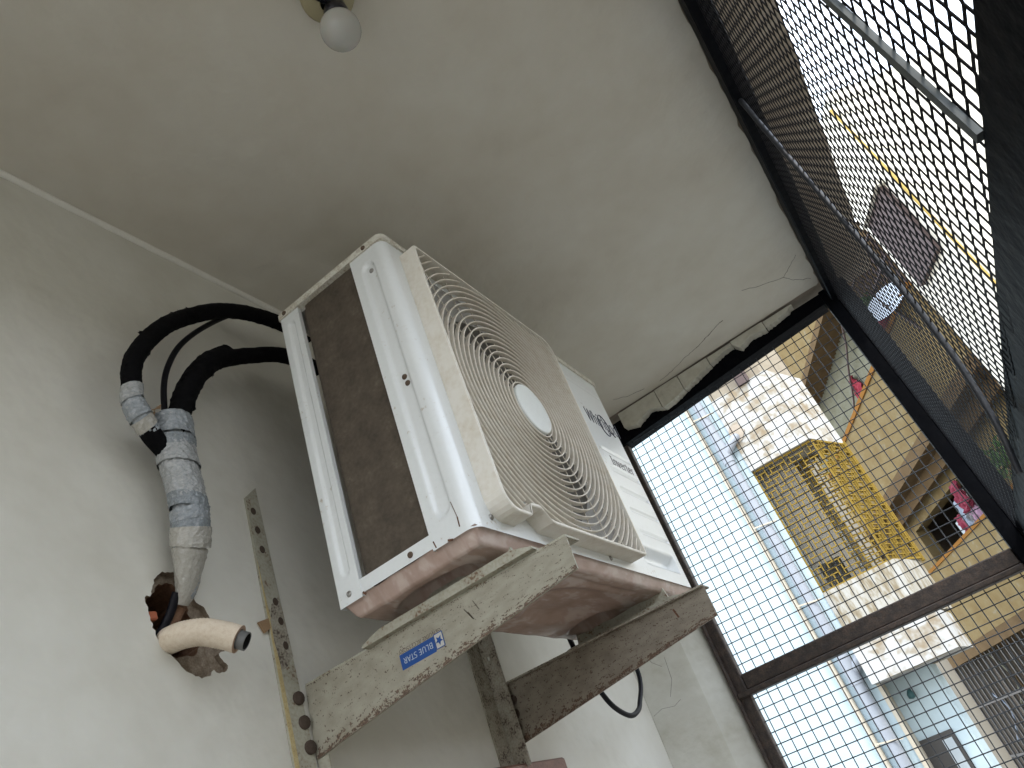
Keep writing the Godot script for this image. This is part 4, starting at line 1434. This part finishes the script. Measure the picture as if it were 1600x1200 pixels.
func build_white_house() -> void:
	var xz := Transform3D(Basis(Vector3(1, 0, 0), Vector3(0, 0, 1), Vector3(0, 1, 0)), Vector3.ZERO)
	var h := thing("white_house", "whitewashed house with yellow lattice screen and stained ledges beyond the wire mesh", "house", Vector3(7.0, -5.5, -1.5))
	part(h, "wall", box_st(Vector3(6.0, -5.5, -4.0), Vector3(9.0, 6.0, -.205)), M.white_wall)
	# body behind the balconies
	part(h, "inner_wall", box_st(Vector3(6.62, -5.5, -.204), Vector3(9.0, 6.0, .20)), M.room)
	# upper stained block with a slanting side
	var st := new_st()
	prism(st, PackedVector2Array([Vector2(5.985, -.204), Vector2(5.985, .386), Vector2(6.60, .60), Vector2(6.60, -.204)]), 1.945, 2.74, xz)
	part(h, "stained_fascia", st, M.stained, "white fascia with brown water stains")
	st = new_st()
	prism(st, PackedVector2Array([Vector2(6.05, -.204), Vector2(6.05, .34), Vector2(6.60, .56), Vector2(6.60, -.204)]), 2.741, 6.0, xz)
	part(h, "upper_wall", st, M.beige)
	part(h, "vent_box", box_st(Vector3(5.95, 2.72, .10), Vector3(6.05, 3.02, .22)), M.brown_shutter)
	for q in [[.99, 1.94, -.204, .14], [.76, .9898, -.204, -.151], [.76, .9898, .05, .14]]:
		part(h, "screen_back_wall", box_st(Vector3(6.20, q[0], q[2]), Vector3(6.24, q[1], q[3])), M.room)
	# lattice screen, in front and along the slanting side, and one further in
	part(h, "lattice_screen", lattice_panel(Vector3(6.03, 0, -.20), Vector3(6.03, 0, .386), .75, 1.935, .047, .0085, 1), M.lattice)
	part(h, "lattice_screen", lattice_panel(Vector3(6.03, 0, .386), Vector3(6.58, 0, .590), .75, 1.935, .047, .0085, 2), M.lattice)
	part(h, "lattice_screen", lattice_panel(Vector3(6.35, 0, .10), Vector3(6.62, 0, .575), .80, 1.935, .047, .0085, 3), M.lattice)
	st = new_st()
	beam(st, Vector3(6.60, .72, .60), Vector3(6.60, 1.96, .60), .03, .03, Vector3(1, 0, 0), .004)
	part(h, "lattice_post", st, M.lattice)
	st = new_st()
	abox(st, Vector3(6.45, .76, .07), Vector3(6.61, 1.25, .15))
	part(h, "pale_panel", st, M.curtain)
	# parapet with streaks
	st = new_st()
	prism(st, PackedVector2Array([Vector2(5.99, -.204), Vector2(5.99, .42), Vector2(6.60, .575), Vector2(6.60, -.204)]), .30, .742, xz)
	part(h, "parapet", st, M.streaked, "parapet streaked with brown stains")
	# ledge box lower down
	st = new_st()
	prism(st, PackedVector2Array([Vector2(5.80, -.204), Vector2(5.80, .47), Vector2(6.0, .50), Vector2(6.60, .54), Vector2(6.60, -.204)]), -.02, .27, xz)
	part(h, "ledge", st, M.stained, "white ledge with brown water stains")
	st = new_st()
	prism(st, PackedVector2Array([Vector2(6.25, -.204), Vector2(6.25, .20), Vector2(6.60, .22), Vector2(6.60, -.204)]), -5.5, -.022, xz)
	part(h, "lower_wall", st, M.white_wall)
	part(h, "dark_window_panel", box_st(Vector3(6.235, -2.0, -.19), Vector3(6.2498, -.47, .085)), M.dark_frame)  # solid dark panel, colour stands in for the shaded window opening
	part(h, "window_pane", box_st(Vector3(6.225, -1.58, -.02), Vector3(6.2345, -.52, .055)), M.curtain)
	part(h, "corner_trim", box_st(Vector3(5.985, -5.4, -.2035), Vector3(6.24, -.022, -.175)), M.pipe_cream)
	# two downpipes
	var d := thing("downpipe", "thick pale blue downpipe with a branch on the white house", "pipe", Vector3(5.9, -5.4, -.31))
	st = new_st()
	tube(st, [Vector3(5.93, -5.4, -.280), Vector3(5.93, 2.95, -.330)], .046, 20)
	part(d, "pipe", st, M.pipe_blue)
	for y in [2.22, .16]:
		st = new_st()
		var zc := lerpf(-.280, -.330, (y + 5.4) / 8.35)
		tube(st, [Vector3(5.93, y - .13, zc), Vector3(5.93, y + .07, zc)], .054, 20)
		part(d, "collar", st, M.pipe_blue)
		st = new_st()
		tube(st, smooth_path([Vector3(5.93, y - .06, zc), Vector3(5.93, y + .02, zc + .09), Vector3(5.96, y + .07, zc + .15), Vector3(6.02, y + .08, zc + .16)], 5), .042, 16)
		part(d, "branch", st, M.pipe_blue)
	for y in [2.62, 1.45, .72, -.38]:
		st = new_st()
		beam(st, Vector3(5.882, y, -.44), Vector3(5.882, y - .03, -.215), .008, .012)
		part(d, "clip", st, M.pipe_cream)
	var d2 := thing("downpipe", "thin cream pipe running beside the thick blue downpipe", "pipe", Vector3(5.97, -5.4, -.44))
	st = new_st()
	tube(st, [Vector3(5.975, -5.4, -.385), Vector3(5.975, 2.95, -.455)], .022, 14)
	part(d2, "pipe", st, M.pipe_cream)
	# broken plaster round the branches
	for y in [2.26, .20]:
		st = new_st()
		prism(st, PackedVector2Array([Vector2(-.20, y - .03), Vector2(-.12, y - .01), Vector2(-.06, y + .06), Vector2(-.09, y + .15), Vector2(-.17, y + .16), Vector2(-.203, y + .1)]), 5.970, 5.984, Transform3D(Basis(Vector3(0, 0, 1), Vector3(0, 1, 0), Vector3(1, 0, 0)), Vector3.ZERO))
		part(h, "cement_patch", st, M.soffit)
	var lamp := thing("outdoor_lamp", "small dark unlit lamp under the white house ledge", "lamp", Vector3(6.2, -.12, -.03))
	st = new_st()
	tube(st, [Vector3(6.25, -.13, -.035), Vector3(6.18, -.15, -.035)], .012, 10)
	part(lamp, "arm", st, M.teal)
	st = new_st()
	lathe(st, [Vector2(.0, -.04), Vector2(.028, -.03), Vector2(.03, .0), Vector2(.012, .03), Vector2(0, .03)], Transform3D(Basis.IDENTITY, Vector3(6.18, -.16, -.035)), 14)
	part(lamp, "head", st, M.teal)

# ------------------------------------------------------------------ house across the lane, outside the frame: it takes the low sky from the wall
func build_facing_house() -> void:
	var h := thing("facing_house", "plain beige house across the lane facing the balcony front", "house", Vector3(-1.5, -5.5, 6.5))
	part(h, "wall", box_st(Vector3(-10.0, -5.5, 5.2), Vector3(7.0, 1.2, 9.0)), M.facing)
	part(h, "roof_parapet", box_st(Vector3(-10.1, 1.201, 5.1), Vector3(7.1, 1.4, 9.1)), M.beige)
	for k in 5:
		for y in [-3.8, -.6]:
			var x := -8.6 + k * 3.2
			var w := part(h, "window", box_st(Vector3(x, y, 5.15), Vector3(x + 1.1, y + 1.3, 5.199)), M.dark_frame)
			part(w, "pane", box_st(Vector3(x + .08, y + .08, 5.13), Vector3(x + 1.02, y + 1.22, 5.149)), M.glass_dark)

# ------------------------------------------------------------------ tan house on the lane
const CAM := Vector3(-0.7679, -0.3809, 0.6760)
const FS := 1.35
func fpt(s: float, y: float, back := 0.0) -> Vector3:
	# s along the facade, y measured height, back = metres behind the facade
	var a := deg_to_rad(22.0)
	var p0 := CAM + (Vector3(9.2, 0, 1.2) - Vector3(CAM.x, 0, CAM.z)) * FS
	var hd := Vector3(-cos(a), 0, sin(a))
	var nn := Vector3(sin(a), 0, cos(a))
	var p := p0 + hd * s * FS + nn * back
	p.y = CAM.y + (y - CAM.y) * FS
	return p

func fbox(s0: float, s1: float, y0: float, y1: float, b0: float, b1: float) -> SurfaceTool:
	var st := new_st()
	var a := fpt(s0, y0, b0)
	var b := fpt(s1, y1, b1)
	var hd := (fpt(1, 0) - fpt(0, 0)).normalized()
	var nn := (fpt(0, 0, 1) - fpt(0, 0)).normalized()
	bbox(st, Transform3D(Basis(hd, Vector3.UP, nn), (a + b) * .5), Vector3(absf(s1 - s0) * FS, absf(y1 - y0) * FS, absf(b1 - b0)))
	return st

func build_tan_house() -> void:
	var h := thing("tan_house", "tan house with open balconies, corrugated sheet wall and orange trimmed parapet", "house", fpt(-1, -4.2, 1.5))
	part(h, "upper_parapet", fbox(-6.0, .30, 4.45, 6.4, 0, .12), M.tan)
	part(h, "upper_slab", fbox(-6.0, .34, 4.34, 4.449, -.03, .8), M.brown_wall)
	part(h, "upper_wall", fbox(-6.0, .30, 4.45, 6.3, .5, .8), M.tan)
	# corrugated sheet
	var st := new_st()
	var n := 62
	for k in n:
		var s0 := lerpf(-6.0, .75, float(k) / n)
		var s1 := lerpf(-6.0, .75, float(k + 1) / n)
		var sm := (s0 + s1) / 2
		var a0 := fpt(s0, 3.0, .55)
		var a1 := fpt(s0, 4.6, .55)
		var m0 := fpt(sm, 3.0, .49)
		var m1 := fpt(sm, 4.6, .49)
		var b0 := fpt(s1, 3.0, .55)
		var b1 := fpt(s1, 4.6, .55)
		var nn := (fpt(0, 0, 0) - fpt(0, 0, 1)).normalized()
		var sd := (fpt(1, 0) - fpt(0, 0)).normalized()
		quad(st, a0, m0, m1, a1, (nn - sd * .7).normalized())
		quad(st, m0, b0, b1, m1, (nn + sd * .7).normalized())
	part(h, "corrugated_wall", st, M.corrugated, "grey green corrugated sheet wall")
	part(h, "terrace_screen", fbox(.34, 2.17, 3.312, 4.36, .16, .24), M.brown_wall)
	# third floor parapet
	part(h, "parapet", fbox(-6.0, 2.15, 2.32, 3.25, 0, .12), M.tan, "tan parapet with peeling paint")
	part(h, "parapet_cap", fbox(-6.0, 2.17, 3.251, 3.31, -.03, .15), M.orange, "orange parapet cap")
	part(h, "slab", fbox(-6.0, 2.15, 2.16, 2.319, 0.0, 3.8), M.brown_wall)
	# second floor: back wall, dark door, vents
	part(h, "back_wall", fbox(-6.0, -2.4, .25, 2.159, .55, .8), M.tan)
	part(h, "back_wall", fbox(-.12, 2.15, .25, 2.159, .55, .8), M.tan)
	part(h, "lintel", fbox(-2.399, -.121, 1.86, 2.159, .55, .8), M.tan)
	part(h, "room_back_wall", fbox(-6.0, 2.15, -4.2, 2.159, 3.6, 3.8), M.dark_room)
	part(h, "room_side_wall", fbox(-.119, .0, .25, 2.159, .801, 3.6), M.dark_room)
	part(h, "ground_floor_side_wall", fbox(-3.55, -3.4, -4.2, .099, .1, 3.599), M.dark_room)
	part(h, "room_side_wall", fbox(-3.4, -3.28, -4.2, 2.159, .801, 3.6), M.dark_room)
	part(h, "beam_face", fbox(-6.0, 2.15, 1.98, 2.159, .3, .40), M.brown_wall)
	part(h, "door_panel", fbox(-1.0, -.66, 1.28, 1.50, .45, .50), M.curtain)
	for v in [[.22, 1.98], [.05, 1.60], [-.12, 1.60], [-.45, 1.66]]:
		part(h, "vent_slot", fbox(v[0] - .05, v[0] + .05, v[1] - .07, v[1] + .07, .53, .5498) if v[1] < 1.9 else fbox(v[0] - .06, v[0] + .06, v[1] - .05, v[1] + .05, .28, .2998), M.dark_frame)
	part(h, "lower_parapet", fbox(-6.0, 2.15, .25, 1.17, 0.0, .12), M.tan)
	part(h, "lower_cap", fbox(-6.0, 2.16, 1.171, 1.21, -.02, .14), M.orange)
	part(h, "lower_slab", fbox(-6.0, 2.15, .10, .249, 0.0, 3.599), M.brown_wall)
	for k in 22:
		part(h, "window_bar", fbox(-3.2 + k * .16, -3.175 + k * .16, -2.0, .099, .06, .09), M.dark_frame)
	for y in [-.45, -1.1]:
		part(h, "window_rail", fbox(-3.25, .35, y, y + .03, .02, .059), M.dark_frame)
	part(h, "side_wall", fbox(2.16, 2.175, -4.2, 2.15, .2, 1.0), M.tan)
	# hanging clothes
	cloth("hanging_cloth", "bundle of red cloth hanging on a rope before the corrugated wall", -.95, 3.87, .30, .36, .42, M.cloth_red, 3, .55, "cloth")
	cloth("hanging_cloth", "dark red garment at the top of the balcony washing line", .17, 1.70, .26, .34, .05, M.cloth_maroon, 4, .8, "clothes")
	cloth("hanging_cloth", "pale blue towel on the balcony washing line", -.12, 1.58, .24, .52, .15, M.cloth_blue, 5, .9, "towel")
	cloth("hanging_cloth", "grey cloth between the towel and the pink garment", .03, 1.58, .22, .40, .12, M.cloth_grey, 6, .9, "clothes")
	cloth("hanging_cloth", "pink garment on the balcony washing line", .14, 1.42, .26, .30, .10, M.cloth_pink, 7, .9, "clothes")
	cloth("hanging_cloth", "dark maroon cloth low on the balcony beside the dark doorway", -.38, 1.46, .26, .36, .18, M.cloth_maroon, 8, .9, "clothes")
	cloth("hanging_cloth", "white sheet beside the corner of the balcony", .30, 1.56, .14, .44, .20, M.white_wall, 9, .95, "sheet")
	var rope := thing("rope", "dark rope crossing the corrugated wall behind the red bundle", "rope", fpt(-1.9, 3.2, .35))
	st = new_st()
	tube(st, smooth_path([fpt(-1.75, 3.35, .3), fpt(-1.2, 3.62, .36), fpt(-.75, 3.92, .38), fpt(-.3, 4.1, .36), fpt(.1, 4.3, .3)], 6), .02, 8)
	part(rope, "strand", st, M.brown_shutter)
	# dish on the terrace
	var d := thing("satellite_dish", "white satellite dish fixed to the tan parapet, seen through the expanded metal", "satellite dish", fpt(1.8, 3.3, .3))
	st = new_st()
	var dc := fpt(1.83, 3.36, -.16)
	var look := (Vector3(-.75, .55, -.35)).normalized()
	var bs := Basis.looking_at(look, Vector3.UP)
	var dxf := Transform3D(Basis(bs.x, -bs.z, bs.y), dc)
	lathe(st, [Vector2(0, -.10), Vector2(.12, -.088), Vector2(.24, -.05), Vector2(.34, 0.0), Vector2(.345, .004), Vector2(.24, -.04), Vector2(.12, -.078), Vector2(0, -.09)], dxf, 28)
	part(d, "reflector", st, M.dish)
	st = new_st()
	tube(st, [dc - look * .08, dc - look * .18 + Vector3(0, -.1, 0), fpt(1.83, 2.9, .0)], .025, 10)
	part(d, "mast", st, M.brown_shutter)
	st = new_st()
	tube(st, [dc + Vector3(0, -.3, 0), dc + look * .32], .012, 8)
	part(d, "feed_arm", st, M.brown_shutter)
	# railing on the terrace
	var r := thing("railing", "thin dark metal railing on the terrace behind the satellite dish", "railing", fpt(1.4, 3.3, .9))
	for k in 12:
		st = new_st()
		beam(st, fpt(.85 + k * .11, 3.315, .10), fpt(.85 + k * .11, 4.05, .10), .03, .03, Vector3(1, 0, 0))
		part(r, "baluster", st, M.brown_shutter)
	for y in [3.72, 4.05]:
		st = new_st()
		beam(st, fpt(.8, y, .06), fpt(2.15, y, .06), .03, .03)
		part(r, "rail", st, M.brown_shutter)
	for k in 3:
		var pot := thing("flower_pot", ["red flower pot standing next to the end of the corrugated wall", "red flower pot between two other red pots on the parapet", "red flower pot standing before the satellite dish"][k], "flower pot", fpt(1.0 + k * .19, 3.31, -.02), "flower pots on the parapet")
		st = new_st()
		lathe(st, [Vector2(0, 0), Vector2(.09, 0), Vector2(.14, .24), Vector2(.155, .24), Vector2(.155, .28), Vector2(.13, .28), Vector2(.12, .22), Vector2(0, .22)], Transform3D(Basis.IDENTITY, fpt(1.0 + k * .19, 3.31, -.02)), 14)
		part(pot, "pot", st, M.cloth_red)
		part(pot, "foliage", leaf_ball(fpt(1.0 + k * .19, 3.31, -.02) + Vector3(0, .42, 0), .22, 70, 40 + k), M.leaf)
	var pl := thing("potted_plant", "leafy green plant on the lower balcony cap", "plant", fpt(1.45, 1.21, .05))
	part(pl, "foliage", leaf_ball(fpt(1.45, 1.42, .05), .34, 160, 60), M.leaf)
	st = new_st()
	tube(st, [fpt(1.45, 1.21, .05), fpt(1.45, 1.45, .05)], .05, 8)
	part(pl, "stem", st, M.brown_wall)
	# loose wires hanging in the dark ground floor
	for k in 3:
		var c := thing("hanging_wire", ["pale wire sagging across the dark ground floor opening", "tan rope end hanging low in the dark opening", "bluish rag and cord caught in the dark opening"][k], "wire", fpt(-2.0 - k * .3, -.2, .3), "wires in the dark opening")
		st = new_st()
		var base: Array = [[-2.1, .10, -1.9, -.30, -2.15, -.62], [-1.75, -.28, -1.85, -.55, -2.2, -.8], [-2.75, -.35, -2.6, -.6, -2.9, -.95]][k]
		tube(st, smooth_path([fpt(base[0], base[1], .2), fpt(base[2], base[3], .25), fpt(base[4], base[5], .2)], 8), .02, 8)
		part(c, "strand", st, [M.corrugated, M.brown_wall, M.cloth_blue][k])
	# neighbour tower on the right
	var t := thing("cream_tower", "tall cream house with a brown shutter, seen through the expanded metal", "house", fpt(2.8, -4.2, 1.2))
	part(t, "wall", fbox(2.18, 3.22, -4.2, 5.2, .05, 2.5), M.cream_wall)
	part(t, "shutter", fbox(2.34, 2.93, 3.10, 4.02, -.03, .049), M.brown_shutter)
	part(t, "shutter_hood", fbox(2.30, 2.97, 4.03, 4.08, -.10, .049), M.cream_wall)
	var yp := thing("downpipe", "yellow downpipe on the cream tower corner", "pipe", fpt(3.3, -4.2, .72))
	st = new_st()
	tube(st, [fpt(3.19, -4.2, -.02), fpt(3.19, 5.0, -.02)], .022, 12)
	part(yp, "pipe", st, M.yellow)

func leaf_ball(c: Vector3, r: float, n: int, sd: int) -> SurfaceTool:
	rng.seed = sd
	var st := new_st()
	for k in n:
		var d := Vector3(rng.randfn(), rng.randfn() * .8, rng.randfn()).normalized() * r * pow(rng.randf(), .4)
		var p := c + d
		var a := Vector3(rng.randfn(), rng.randfn(), rng.randfn()).normalized()
		var b := a.cross(Vector3(.3, .8, .5)).normalized()
		var l := rng.randf_range(.05, .1)
		var nn := a.cross(b).normalized()
		tri(st, p - a * l, p + b * l * .4, p + a * l, nn, nn, nn)
		tri(st, p - a * l, p - b * l * .4, p + a * l, nn, nn, nn)
	return st

func cloth(called: String, label: String, s: float, ytop: float, w: float, hgt: float, back: float, m: Material, sd: int, taper: float, cat: String) -> void:
	var o := thing(called, label, cat, fpt(s, ytop - hgt, back), "laundry on the tan house")
	var st := new_st()
	var nz := noise(sd, 2.2, 2)
	var fr := func(a: float, b: float, side: float) -> Vector3:
		var ww := w * lerpf(taper, 1.0, smoothstep(0.0, .6, b)) * (1.0 - .35 * smoothstep(.7, 1.0, b) * absf(nz.get_noise_1d(a * 3.0)))
		var ss := s + (a - .5) * ww
		var y := ytop - b * hgt * (1.0 + .12 * nz.get_noise_2d(a * 2.0, 3.0))
		return fpt(ss, y, back + side + .05 * sin(a * 13.0 + sd + nz.get_noise_2d(a, b) * 2.0) * b + .05 * nz.get_noise_2d(a * 2.0, b * 2.0))
	var ref := fpt(0, 0, 0) - fpt(0, 0, 1)
	grid(st, 16, 12, func(a: float, b: float) -> Vector3: return fr.call(a, b, 0.0), ref)
	grid(st, 16, 12, func(a: float, b: float) -> Vector3: return fr.call(a, b, .02), -ref)
	part(o, "fabric", st, m)

# ------------------------------------------------------------------ scene
func _ready() -> void:
	# camera
	var cam := Camera3D.new()
	cam.name = "camera"
	add_child(cam)
	var bx := Vector3(CX[0], CX[1], CX[2])
	var by := Vector3(CYV[0], CYV[1], CYV[2])
	var bz := Vector3(CZ[0], CZ[1], CZ[2])
	cam.transform = Transform3D(Basis(bx, by, bz).orthonormalized(), CAM)
	cam.fov = 54.86
	cam.near = 0.02
	cam.far = 400.0
	cam.current = true
	# sky and exposure
	var we := WorldEnvironment.new()
	we.name = "world_environment"
	var env := Environment.new()
	env.background_mode = Environment.BG_SKY
	var sky := Sky.new()
	var sm := ProceduralSkyMaterial.new()
	sm.sky_top_color = Color(.80, .85, .92)
	sm.sky_horizon_color = Color(.97, .97, .96)
	sm.sky_curve = .25
	sm.ground_bottom_color = Color(.45, .43, .40)
	sm.ground_horizon_color = Color(.75, .74, .72)
	sm.sun_angle_max = 1.0
	sm.sky_energy_multiplier = 1.0
	sky.sky_material = sm
	env.sky = sky
	env.tonemap_mode = Environment.TONE_MAPPER_LINEAR
	env.tonemap_exposure = 5.3
	env.sdfgi_enabled = true
	env.ssao_enabled = true
	env.ssil_enabled = true
	we.environment = env
	add_child(we)
	# hazy high sun
	var sun := DirectionalLight3D.new()
	sun.name = "sun"
	sun.light_energy = 0.18
	sun.light_angular_distance = 12.0
	sun.light_color = Color(1.0, .97, .92)
	sun.shadow_enabled = true
	add_child(sun)
	sun.look_at_from_position(Vector3(-.5, .95, .6) * 10.0, Vector3.ZERO, Vector3.UP)

	make_materials()
	var gr := part(self, "ground", box_st(Vector3(-80, -5.8, -80), Vector3(80, -5.5, 80)), M.ground)
	structure(gr)
	build_balcony()
	build_white_house()
	build_tan_house()
	build_facing_house()
	build_end_grille()
	build_front_grille()
	build_unit()
	build_brackets()
	build_hoses()
	build_bulb()
